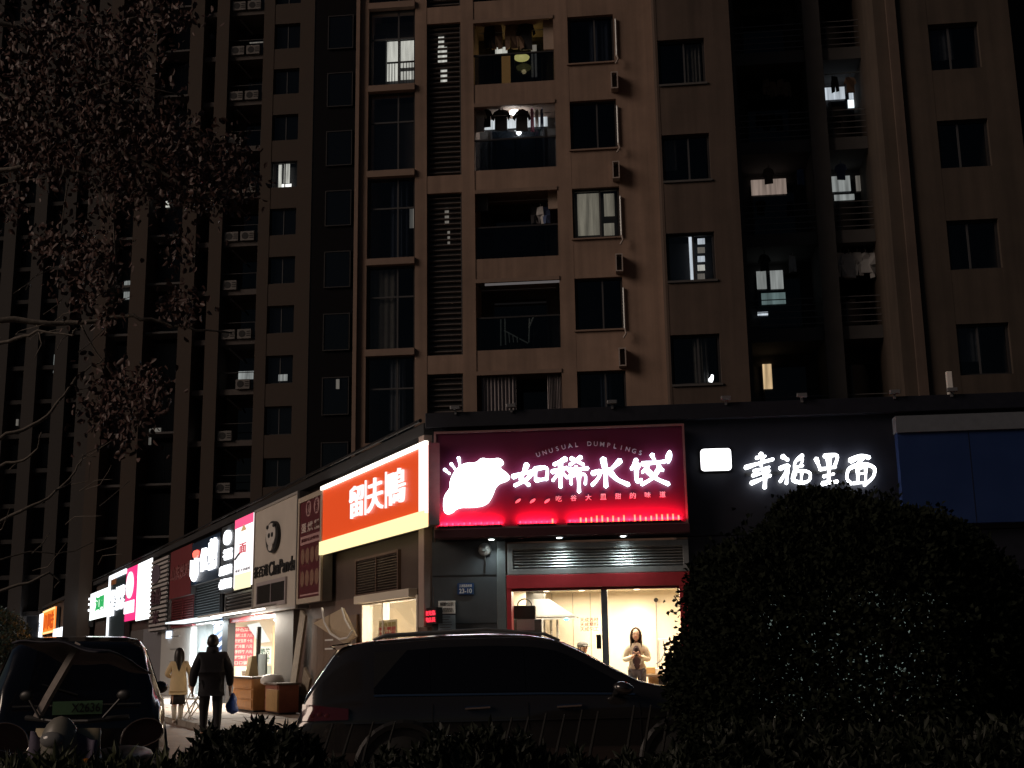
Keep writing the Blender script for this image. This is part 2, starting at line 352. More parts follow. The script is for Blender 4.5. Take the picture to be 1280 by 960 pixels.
lamp(dl, 'AREA', ((gx0+gx1)/2, 1.7, zg+.05), 300, (1, .84, .62), 2.6, size_y=2.0)
sp = A.hit(796, 750, rd); lamp(dl, 'SPOT', (sp[0], rd-.45, zg+.05), 30, (1, .83, .58), .05, (R(22), 0, 0), spot=100)

# things in the shop
hd = T(A, (A.hit(690, 770, 2.2)[0], 2.2, 1.6), 'range_hood', 'grey steel extractor hood above the dumpling shop counter', 'range hood')
h0 = A.hit(652, 770, 2.2); h1 = A.hit(722, 770, 2.2); hz0 = A.hit(690, 772, 2.2)[1]; hz1 = A.hit(690, 749, 2.2)[1]
hoodm = mat('hood_steel', (.075, .075, .07), .45, .2, var=.15)
hd.part('canopy', MB().add([(h0[0], 1.6, hz0), (h1[0], 1.6, hz0), (h1[0], 2.8, hz0), (h0[0], 2.8, hz0), (h0[0], 2.0, hz1), (h0[0]+.55, 2.0, hz1), (h0[0]+.55, 2.8, hz1), (h0[0], 2.8, hz1)],
        [(0,1,2,3), (4,5,6,7), (0,1,5,4), (1,2,6,5), (2,3,7,6), (3,0,4,7)]), hoodm)
hd.part('duct', bx(h0[0]+.1, h0[0]+.45, 2.1, 2.6, hz1, zg+.12), hoodm)
hd.part('rim', MB().frame(h0[0]-.01, h1[0]+.01, 1.58, 1.6, hz0-.05, hz0+.03, .03), alu)
e = A.hit(708, 772, 1.55); hd.part('indicator_light', MB().ell((e[0], 1.56, e[1]-.03), (.05, .03, .03)), glow('teal_led', (.1, .9, .75), 2.5), smooth=True)
rk = T(A, (h0[0]+.5, 2.4, .2), 'steel_rack', 'pale steel pipes and rack under the extractor hood', 'rack')
for q in (662, 672, 681, 689, 697):
    xx = A.hit(q, 790, 2.4)[0]; rk.part('pipe', MB().tube([(xx, 2.4, .2), (xx, 2.4, hz0-.04)], .025), steel)
for zz in (.6, 1.0, 1.35): rk.part('shelf', bx(h0[0], A.hit(697, 790, 2.4)[0], 2.2, 2.62, zz, zz+.03), steel)
bg_ = T(A, (A.hit(656, 770, .5)[0], .5, 1.5), 'hanging_bag', 'black carrier bag with looped handle hung inside the shop window', 'bag')
b = A.rect(642, 670, 757, 774, .5); bg_.part('bag_body', bx(b[0], b[1], .42, .58, b[2], b[3]), black, bevel=.02)
bg_.part('handle', MB().tube([((b[0]+b[1])/2+math.cos(t)*.13, .5, b[3]+math.sin(t)*.12) for t in np.linspace(0, math.pi, 9)], .012), black)
cabm = mat('appliance_grey', (.16, .17, .18), .4, .3, var=.1)
b = A.rect(643, 678, 774, 812, .7); cb = T(A, (b[0], .7, .2), 'appliance_cabinet', 'grey appliance cabinet beneath the black bag in the shop window', 'cabinet')
cb.part('carcass', bx(b[0], b[1], .6, 1.0, .2, b[3]), cabm, bevel=.01)
b = A.rect(646, 668, 773, 788, .58); cb.part('notice', bx(b[0], b[1], .575, .59, b[2], b[3]), mat('pale_sheet', (.5, .52, .62), .6))
# red printing on the far wall
bt = A.rect(725, 748, 772, 789, .088)
bld.text('wall_lettering', '天成选材\n天成精料\n天成包工', (bt[0], bt[1], bt[2], bt[3]), .086, .003, redink, .01, fr_)
st = T(A, (A.hit(828, 800, 2.6)[0], 2.6, .2), 'drip_stand', 'thin wire stand with hanging hoses beside the shop counter', 'stand')
P = lambda px, py, y: (A.hit(px, py, y)[0], y, A.hit(px, py, y)[1])
st.part('pole', MB().tube([P(823, 800, 2.6), (P(823, 800, 2.6)[0], 2.6, .2)], .012), steel)
st.part('cross_bar', MB().tube([P(822, 799, 2.6), P(838, 799, 2.6)], .01), steel)
st.part('hose', MB().tube([P(829, 801, 2.6), P(831, 815, 2.6), P(826, 826, 2.6), P(820, 830, 2.6)], .012), greyink)
st.part('hose', MB().tube([P(837, 800, 2.6), P(838, 812, 2.6), P(832, 822, 2.6)], .012), greyink)
cam_p = P(820, 750, 3.3); sc_ = T(A, cam_p, 'security_camera', 'small dark security camera on the cream shop wall', 'camera')
sc_.part('housing', MB().ell(cam_p, (.045, .07, .045)), black, smooth=True); sc_.part('cable', MB().tube([cam_p, (cam_p[0]-.02, 3.38, cam_p[2]-1.4)], .008), greyink)
tb = A.rect(808, 850, 842, 868, 1.6); ct = T(A, (tb[0], 1.6, .2), 'counter', 'pale wooden serving counter beside the woman in the shop', 'counter')
ct.part('worktop', bx(tb[0], tb[1]+.3, 1.3, 1.9, tb[3]-.05, tb[3]), wood, bevel=.008); ct.part('front_panel', bx(tb[0]+.04, tb[1]+.26, 1.36, 1.86, .2, tb[3]-.05), carton)
for i, (q, wq, hq, mm) in enumerate(((812, .22, .12, carton), (826, .2, .1, white), (838, .18, .14, mat('yellow_box', (.7, .5, .15), .5)))):
    p = A.hit(q, 840, 1.6); single(A, (p[0], 1.55, tb[3]), 'food_box', MB().box(p[0]-wq/2, p[0]+wq/2, 1.45, 1.7, tb[3]+.002, tb[3]+hq), mm,
        ['brown open carton on the shop counter', 'white paper box on the shop counter', 'yellow box on the shop counter near the shrub'][i], 'box', bevel=.008)
p = A.hit(831, 851, 1.3); single(A, (p[0], 1.28, .9), 'card_reader', MB().box(p[0]-.11, p[0]+.11, 1.24, 1.30, tb[3]-.33, tb[3]-.07), black, 'black screen fixed on the front of the shop counter', 'screen', bevel=.01)

# dumpling sign
sg = T(A, (A.hit(700, 657, -.30)[0], -.3, A.hit(700, 657, -.3)[1]), 'shop_sign', 'large maroon sign with glowing white dumpling emblem and red lit lower edge', 'sign')
sx = A.quad((545, 541), (854, 533), (857, 653), (545, 660), -.3); Y0 = -.3
signred = mat('sign_red', (.085, .008, .030), .35, var=.06, scale=1.2)
sg.part('panel', bx(sx[0], sx[1], Y0, -.02, sx[2], sx[3]), signred)
sg.part('frame', MB().frame(sx[0]-.03, sx[1]+.03, Y0-.035, Y0+.03, sx[2]-.03, sx[3]+.03, .035), mat('sign_frame', (.35, .18, .18), .35, .4))
sg.part('lower_box', bx(sx[0]-.02, sx[1]+.05, -.42, -.015, zl+.05, sx[2]-.032), mat('dark_red_box', (.055, .016, .022), .4, var=.1), bevel=.01)
hot = glow('white_letter_light', (.72, .86, 1), 7.0)
def letters(t, Z, zw, strokes, fr, y, th, m, name, parent=None):
    (zx, zy, s) = Z; mb = MB(); k = 0
    for pts, wd in strokes:
        L = [fr.hit(zx+a/s, zy+b/s, y) for a, b in pts]; kk = (fr.hit(zx+10, zy, y)[0]-fr.hit(zx, zy, y)[0])/10
        stroke(mb, L, wd/s*kk*zw, y-k*.0012, y+th); k += 1
    return t.part(name, mb, m, parent)
Z1 = (640, 540, 5.818)
CH = [[([(108,232),(85,290),(62,340)],30), ([(62,335),(122,385)],30), ([(148,285),(110,345),(18,388)],26), ([(3,325),(60,305),(150,284)],27), ([(166,262),(172,352)],24), ([(163,268),(262,250),(250,345)],25), ([(172,350),(250,340)],24)],
      [([(392,192),(305,235)],29), ([(290,288),(402,258)],26), ([(352,222),(352,400)],28), ([(345,288),(295,352)],22), ([(362,290),(402,332)],22), ([(502,180),(420,238)],24), ([(428,190),(520,236)],24), ([(410,277),(552,262)],26), ([(470,252),(405,332)],22), ([(426,312),(430,378)],22), ([(424,314),(540,300),(532,378)],22), ([(485,285),(487,434)],29)],
      [([(662,192),(682,300),(682,395)],36), ([(582,300),(652,278),(625,340),(582,385)],27), ([(788,205),(705,285)],32), ([(698,272),(760,345),(848,382)],34)],
      [([(905,198),(868,268)],25), ([(885,240),(935,232),(912,268)],22), ([(905,265),(905,372),(942,345)],26), ([(1018,162),(1036,208)],27), ([(945,230),(1112,213)],26), ([(987,245),(948,292)],22), ([(1062,236),(1098,278)],22), ([(1072,262),(1020,340),(943,380)],27), ([(985,280),(1050,340),(1140,378)],31)]]
for g in CH: letters(sg, Z1, .95, g, A, Y0-.10, .05, hot, 'letter')
def emb(zp, Z, fr, y): return [fr.hit(Z[0]+a/Z[2], Z[1]+b/Z[2], y) for a, b in zp]
Z2 = (530, 500, 3.657)
def smoothpoly(P, it=2):
    P = [Vector(p) for p in P]
    for _ in range(it):
        Q = []
        for i in range(len(P)):
            a, b = P[i], P[(i+1) % len(P)]; Q += [a.lerp(b, .25), a.lerp(b, .75)]
        P = Q
    return [(p.x, p.y) for p in P]
dp = [(88,518),(88,440),(120,402),(116,372),(142,318),(185,286),(238,288),(262,262),(300,272),(348,262),(368,290),(340,306),(392,342),(388,368),(330,385),(312,440),(284,482),(215,492),(155,490),(122,522)]
sg.part('dumpling_emblem', MB().prism(smoothpoly(emb(dp, Z2, A, Y0-.10)), Y0-.10, Y0-.05), glow('white_emblem_light', (.95, .95, 1), 5.5))
mb = MB()
for a, b in (((92,316),(116,336)), ((122,290),(142,316)), ((157,262),(163,298))): stroke(mb, emb((a, b), Z2, A, Y0-.10), .045, Y0-.10, Y0-.05)
sg.part('emblem_ray', mb, hot)
sg.part('flame_mark', MB().prism(smoothpoly(emb([(1146,118),(1170,172),(1138,240),(1108,190)], Z1, A, Y0-.1), 2), Y0-.10, Y0-.05), hot)
dimw = mat('dim_sign_lettering', (.50, .42, .5), .5); pinkw = mat('pale_sign_lettering', (.85, .75, .75), .5)
txt = 'UNUSUAL DUMPLINGS'
for i, chh in enumerate(txt):
    if chh == ' ': continue
    t_ = i/(len(txt)-1); zx = 195+(930-195)*t_; zy = 178-72*math.sin(t_*math.pi)-12*t_; an = -math.cos(t_*math.pi)*.30
    c0 = A.hit(640+zx/5.818, 540+zy/5.818, Y0-.02); me = glyphs(chh, .012); hh = .088
    o = sg.mesh('small_letter', me, dimw); o.location = Vector((c0[0], Y0-.012, c0[1]))-sg.b; o.rotation_euler = (R(90), 0, 0)
    o.rotation_euler = (R(90), -an*-1 if False else an, 0); o.scale = (hh*1.3, hh*1.3, .1)
for i, chh in enumerate('吃谷大皿甜的味道'):
    c0 = A.hit(640+(340+i*108)/5.818, 540+(505-i*4.5)/5.818, Y0-.02); s2 = .052
    sg.text('small_letter', chh, (c0[0]-s2, c0[0]+s2, c0[1], c0[1]+2*s2), Y0-.014, .012, pinkw, .01)
for i in range(3):
    zx = 38+i*106; P3 = emb([(zx-18,522),(zx-8,495),(zx+28,480),(zx+20,505)], Z1, A, Y0-.02); sg.part('leaf_mark', MB().prism(smoothpoly(P3, 1), Y0-.014, Y0-.002), pinkw)
ledr = glow('red_led', (1, .03, .06), 1.6); ledo = glow('orange_led', (1, .16, .03), 3.0)
led_z = sx[2]+.055
for a, b_ in ((548, 627), (647, 694), (709, 852)):
    x0_, x1_ = A.hit(a, 655, Y0-.06)[0], A.hit(b_, 653, Y0-.06)[0]; n_ = int((x1_-x0_)/.095)
    sg.part('led_rail', bx(x0_, x1_, Y0-.075, Y0-.005, led_z-.045, led_z-.025), black)
    lamp(sg, 'AREA', ((x0_+x1_)/2, Y0-.10, led_z+.02), 33*(x1_-x0_), (1, .02, .06), x1_-x0_, (R(140), 0, 0), size_y=.05)
    for k in range(n_):
        xx = x0_+(k+.5)*(x1_-x0_)/n_; pxl = a+(k+.5)*(b_-a)/n_
        o_ = pxl > 686 and pxl < 694 or pxl > 721 and random.random() < .8
        sg.part('led', bx(xx-.014, xx+.014, Y0-.05, Y0-.02, led_z-.022, led_z+.015+(.03+random.random()*.05 if o_ else random.random()*.02)), ledo if o_ else ledr)

# soffit downlights below the sign
for i, (q, r_) in enumerate(((614, 675), (699, 671.5), (779, 669.5))):
    c0 = A.hit(q, r_, -.28); zc = zl+.045
    t = T(A, (c0[0], -.25, zc), 'soffit_light', ['small soffit light over the charcoal wall by the blue plate', 'soffit light over the left half of the steel louvre', 'soffit light over the right half of the steel louvre'][i], 'light', 'soffit lights under the maroon sign')
    t.part('rim', MB().lathe([(.075, zc), (.08, zc-.02), (.055, zc-.025)], (c0[0], -.25, 0)), alu)
    t.part('lens', MB().lathe([(.05, zc-.022), (.045, zc-.035)], (c0[0], -.25, 0)), glow('cool_lens', (.9, 1, .98), 14 if i else 8))
    lamp(t, 'SPOT', (c0[0], -.25, zc-.05), (20, 30, 30)[i], (.86, 1, .95), .04, (R(-8), 0, 0), spot=150)

# fixtures on the charcoal wall
p = A.hit(606, 687); al = T(A, (p[0], 0, p[1]), 'alarm_bell', 'round grey alarm bell with hanging cable on the charcoal wall', 'bell')
al.part('dome', MB().lathe([(.12, .015), (.12, -.02), (.09, -.06), (.03, -.075)], (p[0], 0, p[1]), 'Y'), mat('bell_grey', (.33, .33, .33), .35, .4, var=.1), smooth=True)
al.part('cap', MB().lathe([(.05, -.06), (.035, -.095)], (p[0], 0, p[1]), 'Y'), alu); al.part('cable', MB().tube([(p[0], -.01, p[1]-.12), (p[0]+.01, -.02, p[1]-.25), (p[0]-.005, -.012, p[1]-.42)], .013), black)
b = A.rect(572, 592, 729, 743); pl = T(A, (b[0], 0, b[2]), 'address_plate', 'small blue enamel address plate reading 23-10', 'sign')
pl.part('plate', bx(b[0], b[1], -.012, .018, b[2], b[3]), mat('enamel_blue', (.012, .05, .17), .3)); hh = b[3]-b[2]
pl.text('number', '23-10', (b[0]+.03, b[1]-.03, b[2]+.02, b[2]+hh*.52), -.016, .006, paper, .01); pl.text('street_name', '江波路路商铺', (b[0]+.03, b[1]-.03, b[2]+hh*.64, b[3]-.02), -.016, .006, paper, .004)
b = A.rect(548, 569, 751, 767); nt_ = T(A, (b[0], 0, b[2]), 'notice_board', 'white notice plate with dark lettering on the charcoal wall', 'notice')
nt_.part('plate', bx(b[0], b[1], -.012, .018, b[2], b[3]), paper); hh = b[3]-b[2]
nt_.text('lettering', '招牌公示', (b[0]+.03, b[1]-.03, b[2]+hh*.58, b[3]-.025), -.016, .006, blackink, .015); nt_.text('small_print', '欢迎光临本店\n■请勿停车堵门', (b[0]+.03, b[1]-.03, b[2]+.025, b[2]+hh*.45), -.016, .006, blackink)
b = A.rect(548, 569, 769, 794); nt_ = T(A, (b[0], 0, b[2]), 'notice_board', 'grey blue printed notice below the white notice plate', 'notice')
nt_.part('plate', bx(b[0], b[1], -.012, .018, b[2], b[3]), mat('blue_grey_sheet', (.30, .36, .42), .6, var=.1))
for k in range(7):
    zz = b[3]-.04-k*.045; nt_.part('text_line', bx(b[0]+.03, b[1]-.04-random.random()*.08, -.015, -.011, zz, zz+.016), greyink)

# noodle shop: glowing square and brush letters on a dark wall
b = A.rect(876, 914, 561, 588, -.1); n2 = T(A, (b[0], -.1, b[2]), 'light_box', 'small glowing white square light box with rounded corners on dark wall', 'sign')
def rrect(x0, x1, z0, z1, r, n=5):
    o = []
    for cx, cz, a0 in ((x1-r, z1-r, 0), (x0+r, z1-r, 90), (x0+r, z0+r, 180), (x1-r, z0+r, 270)):
        o += [(cx+r*math.cos(R(a0+90*k/n)), cz+r*math.sin(R(a0+90*k/n))) for k in range(n+1)]
    return o
n2.part('face', MB().prism(rrect(*b, .06), -.12, -.06), glow('white_box_light', (.96, .97, 1), 3.5)); n2.part('housing', MB().prism(rrect(b[0]-.01, b[1]+.01, b[2]-.01, b[3]+.01, .06), -.058, .039), black)
Z3 = (910, 550, 6.4)
CH2 = [[([(262,105),(280,150)],30), ([(225,142),(300,128)],22), ([(138,220),(230,190),(362,152)],28), ([(278,150),(265,205)],26), ([(205,247),(332,215)],20), ([(195,285),(335,245)],22), ([(185,345),(340,282)],28), ([(302,240),(294,382)],36)],
       [([(435,128),(480,158)],32), ([(415,228),(505,188),(418,332)],28), ([(475,240),(468,348)],28), ([(598,120),(528,178),(540,282)],25), ([(565,150),(604,150),(578,212)],21), ([(545,217),(602,205)],18), ([(535,250),(515,325),(600,345),(658,322),(662,258),(600,242),(540,250)],25), ([(592,255),(585,335)],18)],
       [([(705,145),(742,238)],28), ([(770,128),(890,112),(850,218)],28), ([(795,135),(805,228)],22), ([(745,232),(862,216)],22), ([(815,120),(805,345)],27), ([(765,290),(848,270)],22), ([(755,348),(876,330)],30)],
       [([(978,165),(1070,120),(1132,140)],36), ([(1080,140),(1035,195)],28), ([(1015,205),(962,230),(948,310),(992,350)],25), ([(1012,208),(1110,190),(1182,222),(1168,295),(1092,362)],27), ([(1040,225),(1040,340)],24), ([(1104,218),(1102,342)],18), ([(1045,228),(1100,220)],12), ([(1045,272),(1100,264)],12), ([(1005,345),(1102,338)],20)]]
n3 = T(A, (A.hit(1015, 608, -.08)[0], -.08, A.hit(1015, 608, -.08)[1]), 'shop_sign', 'glowing white brush lettering of four characters on dark wall', 'sign')
for g in CH2: letters(n3, Z3, .95, g, A, -.10, .05, glow('white_brush_light', (.93, .96, 1), 5.5), 'letter')
n3.part('mounting_rail', bx(A.hit(932, 590, -.04)[0], A.hit(1096, 590, -.04)[0], -.03, .045, A.hit(1015, 592, -.04)[1], A.hit(1015, 588, -.04)[1]), black)
# blue board at the right
b = A.quad((1124, 541), (1300, 536), (1300, 652), (1128, 655), -.2); n4 = T(A, (b[0], -.2, b[2]), 'shop_sign', 'unlit plain blue sign board with pale grey top trim', 'sign')
n4.part('panel', bx(b[0], 22, -.2, .035, b[2], b[3]), mat('blue_board', (.011, .030, .115), .45, var=.12, scale=1.5))
n4.part('top_trim', bx(b[0]-.02, 22, -.26, .035, b[3]+.004, A.hit(1200, 518, -.2)[1]), mat('pale_trim', (.12, .135, .16), .5, var=.12))
n4.part('seam', bx(b[0]+1.2, b[0]+1.21, -.204, -.19, b[2], b[3]), navy)
# glazed front behind the shrub
gl = bld.part('shopfront', MB().frame(XR0, XR1, .03, .2, .12, ZR, .08), fdark)
for k in range(4):
    xa = XR0+.08+(XR1-XR0-.16)*k/4; xb = XR0+.08+(XR1-XR0-.16)*(k+1)/4
    bld.part('pane', bx(xa, xb-.05, .1, .11, .2, ZR-.08), pane_clear, gl); bld.part('mullion', bx(xb-.05, xb, .06, .17, .2, ZR-.08), fdark, gl)
r2 = bld.part('room', bx(XR0-.2, XR1+.4, 3.2, 3.3, 0, ZR+.5), mat('pale_green_wall', (.42, .52, .50), .7, var=.05))
bld.part('room_ceiling', bx(XR0-.2, XR1+.4, .3, 3.2, ZR+.06, ZR+.16), white, r2); bld.part('room_floor', bx(XR0-.2, XR1+.4, .3, 3.2, .1, .19), MATS['floor_tile'], r2)
bld.part('room_side', bx(XR1+.3, XR1+.4, .3, 3.2, .1, ZR+.1), white, r2); bld.part('room_side', bx(XR0-.2, XR0-.1, .3, 3.2, .1, ZR+.1), white, r2)
tl = T(A, (XR0+2, 1.6, ZR+.05), 'tube_light', 'long white ceiling light in the shop behind the round shrub', 'ceiling light')
tl.part('tube', bx(XR0+.6, XR1-.3, 1.55, 1.62, ZR+.02, ZR+.05), glow('tube_white', (.9, 1, .98), 4)); lamp(tl, 'AREA', ((XR0+XR1)/2, 1.6, ZR), 18, (.9, 1, .97), 3.5, size_y=.4)
# floodlights on the parapet
for i, (q, r_) in enumerate(((570, 530), (640, 528), (766, 526), (908, 519), (1003, 516), (1119, 514), (1190, 505))):
    p = A.hit(q, r_, -.1); t = T(A, (p[0], -.1, ZT), 'parapet_floodlight', ['first', 'second', 'third', 'fourth', 'fifth', 'sixth', 'seventh'][i]+' small unlit parapet floodlight counted rightwards from the building corner', 'floodlight', 'floodlights along the parapet')
    mm = mat('fixture_grey', (.22, .22, .23), .35, .5); t.part('bracket', bx(p[0]-.02, p[0]+.02, -.16, -.1, ZT-.05, ZT+.08), mm)
    t.part('lamp_head', bx(p[0]-.09, p[0]+.09, -.24, -.15, ZT+.03, ZT+.10), mm, bevel=.01)
    if i == 6: t.part('post', bx(p[0]-.05, p[0]+.05, -.1, -.02, ZT, ZT+.42), white, bevel=.01)

# ------------------------------------------------------------------ signs and stalls of the side street
YS = -.28
def board(label, tl, tr, br, bl, m, y=YS, d=.2, fm=None, fw=.05, cat='sign', name='shop_sign'):
    q = B.quad(tl, tr, br, bl, y); t = T(B, (q[1], y, q[2]), name, label, cat)
    t.part('panel', bx(q[0]+.004, q[1]-.004, y, y+.03, q[2], q[3]), m); t.part('housing', bx(q[0]+.002, q[1]-.002, y+.031, y+d+.04, q[2]-.004, q[3]+.004), mat('sign_housing', (.16, .15, .15), .5, var=.15))
    if fm: t.part('frame', MB().frame(q[0], q[1], y-.03, y+.02, q[2]-.01, q[3]+.01, fw), fm)
    return t, q
def sub(q, a, b, c, d): return q[0]+(q[1]-q[0])*a, q[0]+(q[1]-q[0])*b, q[2]+(q[3]-q[2])*c, q[2]+(q[3]-q[2])*d
# orange sign with lit border
org = mat('orange_acrylic', (.55, .07, .015), .35, emit=(.80, .075, .014), es=.72)
t, q = board('orange sign with white characters and glowing white border above the kiosk', (403, 612), (534, 551), (534, 655), (402, 692), org)
warmw = glow('border_light', (1, .92, .80), 3.2); yl = glow('yellow_strip_light', (1, .80, .40), 1.35)
t.part('border_light', bx(q[0], q[1], YS-.05, YS+.02, q[3]-.045, q[3]+.03), warmw); t.part('border_light', bx(q[1]-.30, q[1], YS-.05, YS+.02, q[2]+.2, q[3]-.046), glow('side_light', (1, .95, .9), 1.6))
t.part('lower_light_strip', bx(q[0], q[1], YS-.06, YS+.02, q[2]-.04, q[2]+.25), yl)
lw = glow('white_face_letter', (1, .97, .97), 1.2); H_ = q[3]-q[2]
for i, (c, a, b) in enumerate((('留', .325, .46), ('夫', .50, .645), ('鴨', .685, .835))): t.text('letter', c, sub(q, a, b, .37, .82), YS-.05, .045, lw, .004)
for a in (.475, .665): t.part('divider', bx(*sub(q, a, a+.008, .36, .84)[:2], YS-.03, YS-.004, *sub(q, a, a+.008, .36, .84)[2:]), lw)
# maroon menu board
cr = mat('cream_frame', (.52, .45, .37), .5, var=.1); pinkp = mat('pale_pink_print', (.50, .30, .30), .5); mpr = mat('muted_print', (.27, .15, .11), .5, var=.3, scale=20)
t, q = board('maroon vertical board with oval marks and three characters in a cream frame', (374, 626), (402, 611), (404, 748), (372, 757), maroon, fm=cr, fw=.12)
for i, a in enumerate((.42, .76)):
    s = sub(q, a-.11, a+.11, .80, .95); cx, cz = (s[0]+s[1])/2, (s[2]+s[3])/2
    t.part('oval_mark', MB().disc(cx, cz, (s[1]-s[0])/2, (s[3]-s[2])/2, YS-.012, YS), pinkp); t.text('oval_character', '馍香'[i], (cx-.12, cx+.12, cz-.15, cz+.15), YS-.02, .007, maroon, .02)
for i, c in enumerate('蛋烘糕'): t.text('letter', c, sub(q, .14+i*.27, .36+i*.27, .655, .745), YS-.02, .018, mat('cream_letter', (.62, .5, .47), .5), .02)
s = sub(q, .1, .93, .545, .625); t.part('strip', bx(s[0], s[1], YS-.012, YS, s[2], s[3]), pinkp); t.text('strip_lettering', '招牌豆皮特色', (s[0]+.1, s[1]-.1, s[2]+.06, s[3]-.06), YS-.02, .007, maroon, .02)
for r_ in range(2):
    for k in range(4):
        s = sub(q, .12+k*.2, .29+k*.2, .36-.21*r_, .51-.21*r_); t.part('oval_mark', MB().disc((s[0]+s[1])/2, (s[2]+s[3])/2, (s[1]-s[0])/2, (s[3]-s[2])/2, YS-.008, YS, 18), mpr)
s = sub(q, .12, .9, .065, .08); t.part('strip', bx(s[0], s[1], YS-.008, YS, s[2], s[3]), pinkp)
# grey tea shop panel
gp = mat('warm_grey_panel', (.58, .54, .49), .55, var=.08, scale=1.5)
t, q = board('tall pale grey panel with panda emblem and black raised lettering', (318, 641), (372, 613), (372, 758), (317, 769), gp, d=.26, fm=mat('silver_edge', (.5, .48, .46), .4, .3), fw=.06)
s = sub(q, .36, .64, .53, .82); cx, cz, rx, rz = (s[0]+s[1])/2, (s[2]+s[3])/2, (s[1]-s[0])/2, (s[3]-s[2])/2
t.part('emblem_ring', MB().disc(cx, cz, rx, rz, YS-.09, YS), blackink); pale = mat('emblem_pale', (.62, .6, .58), .5)
t.part('emblem_face', MB().disc(cx-.07*rx, cz+.15*rz, rx*.78, rz*.72, YS-.105, YS-.09), pale)
for dx in (-.32, .2): t.part('emblem_eye', MB().disc(cx+dx*rx, cz+.12*rz, rx*.17, rz*.15, YS-.115, YS-.105), blackink)
for dx in (-.6, .45): t.part('emblem_ear', MB().disc(cx+dx*rx, cz+.68*rz, rx*.2, rz*.13, YS-.115, YS-.09), blackink)
t.part('emblem_chin', MB().disc(cx-.05*rx, cz-.62*rz, rx*.34, rz*.26, YS-.115, YS-.09), pale)
t.text('raised_lettering', '茶百道', sub(q, .02, .37, .335, .445), YS-.03, .03, blackink, .012); t.text('raised_lettering', 'ChaPanda', sub(q, .39, .98, .325, .455), YS-.03, .03, blackink, .012)
s = sub(q, .12, .80, .05, .285); wf = t.part('window_frame', MB().frame(s[0], s[1], YS-.05, YS+.01, s[2], s[3], .09), mat('pinkish_frame', (.40, .36, .37), .5))
xm = (s[0]+s[1])/2
for a, b in ((s[0]+.09, xm-.02), (xm+.02, s[1]-.09)): t.part('pane', bx(a, b, YS-.02, YS-.004, s[2]+.09, s[3]-.09), mat('brown_glass', (.03, .024, .024), .15), wf)
t.part('mullion', bx(xm-.02, xm+.02, YS-.04, YS-.003, s[2]+.09, s[3]-.09), MATS['pinkish_frame'], wf)
# pink and white light box
t, q = board('glowing white light box with pink top and red swirl', (294, 652), (316, 640), (316, 729), (292, 737), glow('light_box_white', (1, .93, .93), 1.5))
s = sub(q, 0, 1, .87, 1); t.part('pink_top', bx(s[0]+.01, s[1]-.01, YS-.012, YS, s[2], s[3]), glow('pink_light', (1, .10, .25), 1.1)); s = sub(q, .35, .65, .80, .89); t.part('peak_mark', MB().prism([(s[0], s[2]), (s[1], s[2]), ((s[0]+s[1])/2, s[3])], YS-.016, YS-.001), glow('ochre_light', (.75, .45, .2), .8))
t.text('letter', '面', sub(q, .3, .66, .48, .62), YS-.02, .018, glow('red_print_light', (.75, .07, .1), .8), .01); t.part('swoosh', MB().tube([(q[0]+(q[1]-q[0])*a, YS-.012, q[2]+(q[3]-q[2])*b) for a, b in ((.08, .42), (.2, .46), (.32, .49))], .03), blackink)
s = sub(q, .05, .95, .10, .19); t.part('yellow_base', bx(s[0], s[1], YS-.006, YS, s[2]-.25, s[3]), glow('pale_yellow_light', (1, .9, .55), 1.2)); t.text('small_print', '鲜茶·牛肉面馆', sub(q, .1, .9, .22, .26), YS-.01, .008, blackink)
# dark board with white light letters
wl = glow('letter_light', (.95, .97, 1), 3.0); wl2 = glow('letter_light_soft', (.92, .95, 1), 2.0)
t, q = board('narrow dark board with glowing oval and white letters left of the pink light box', (277, 661), (292, 653), (291, 737), (275, 743), darkclad)
s = sub(q, .3, .85, .70, .92); t.part('oval_light', MB().disc((s[0]+s[1])/2, (s[2]+s[3])/2, (s[1]-s[0])/2, (s[3]-s[2])/2, YS-.06, YS-.01), wl)
for c, b in (('福', (.3, .95, .48, .64)), ('麻辣烫', (.03, .97, .26, .40)), ('小炒面', (.03, .97, .05, .20))): t.text('letter', c, sub(q, *b), YS-.06, .05, wl, .03)
lvb = louvre(bwall, B, B.quad((281, 745), (315, 735), (315, 766), (280, 776), -.12), -.12, 6, alu, slatm, black, .06)
# barber
t, q = board('dark blue board with glowing white characters and red mark', (239, 683), (275, 663), (275, 722), (240, 731), mat('dark_blue_board', (.014, .035, .075), .4, var=.1))
t.part('letter', MB().tube([(q[0]+(q[1]-q[0])*a, YS-.05, q[2]+(q[3]-q[2])*b) for a, b in ((.10, .58), (.10, .22), (.17, .12), (.25, .22), (.25, .60))], .09, 6), wl)
s = sub(q, .08, .30, .62, .80); t.part('red_mark', MB().prism(smoothpoly([(s[0], s[3]), (s[1], s[3]), (s[1]-.1, s[2]), (s[0]+.15, s[2])], 1), YS-.06, YS-.01), glow('red_letter_light', (1, .12, .08), 2.2))
t.text('letter', '优', sub(q, .37, .62, .24, .78), YS-.06, .05, wl, .03); t.text('letter', '剪', sub(q, .66, .93, .22, .92), YS-.06, .05, wl, .03)
louvre(bwall, B, B.quad((242, 732), (275, 724), (274, 775), (243, 780), -.12), -.12, 14, darkclad, mat('blue_black_slat', (.03, .04, .05), .5), black, .05)
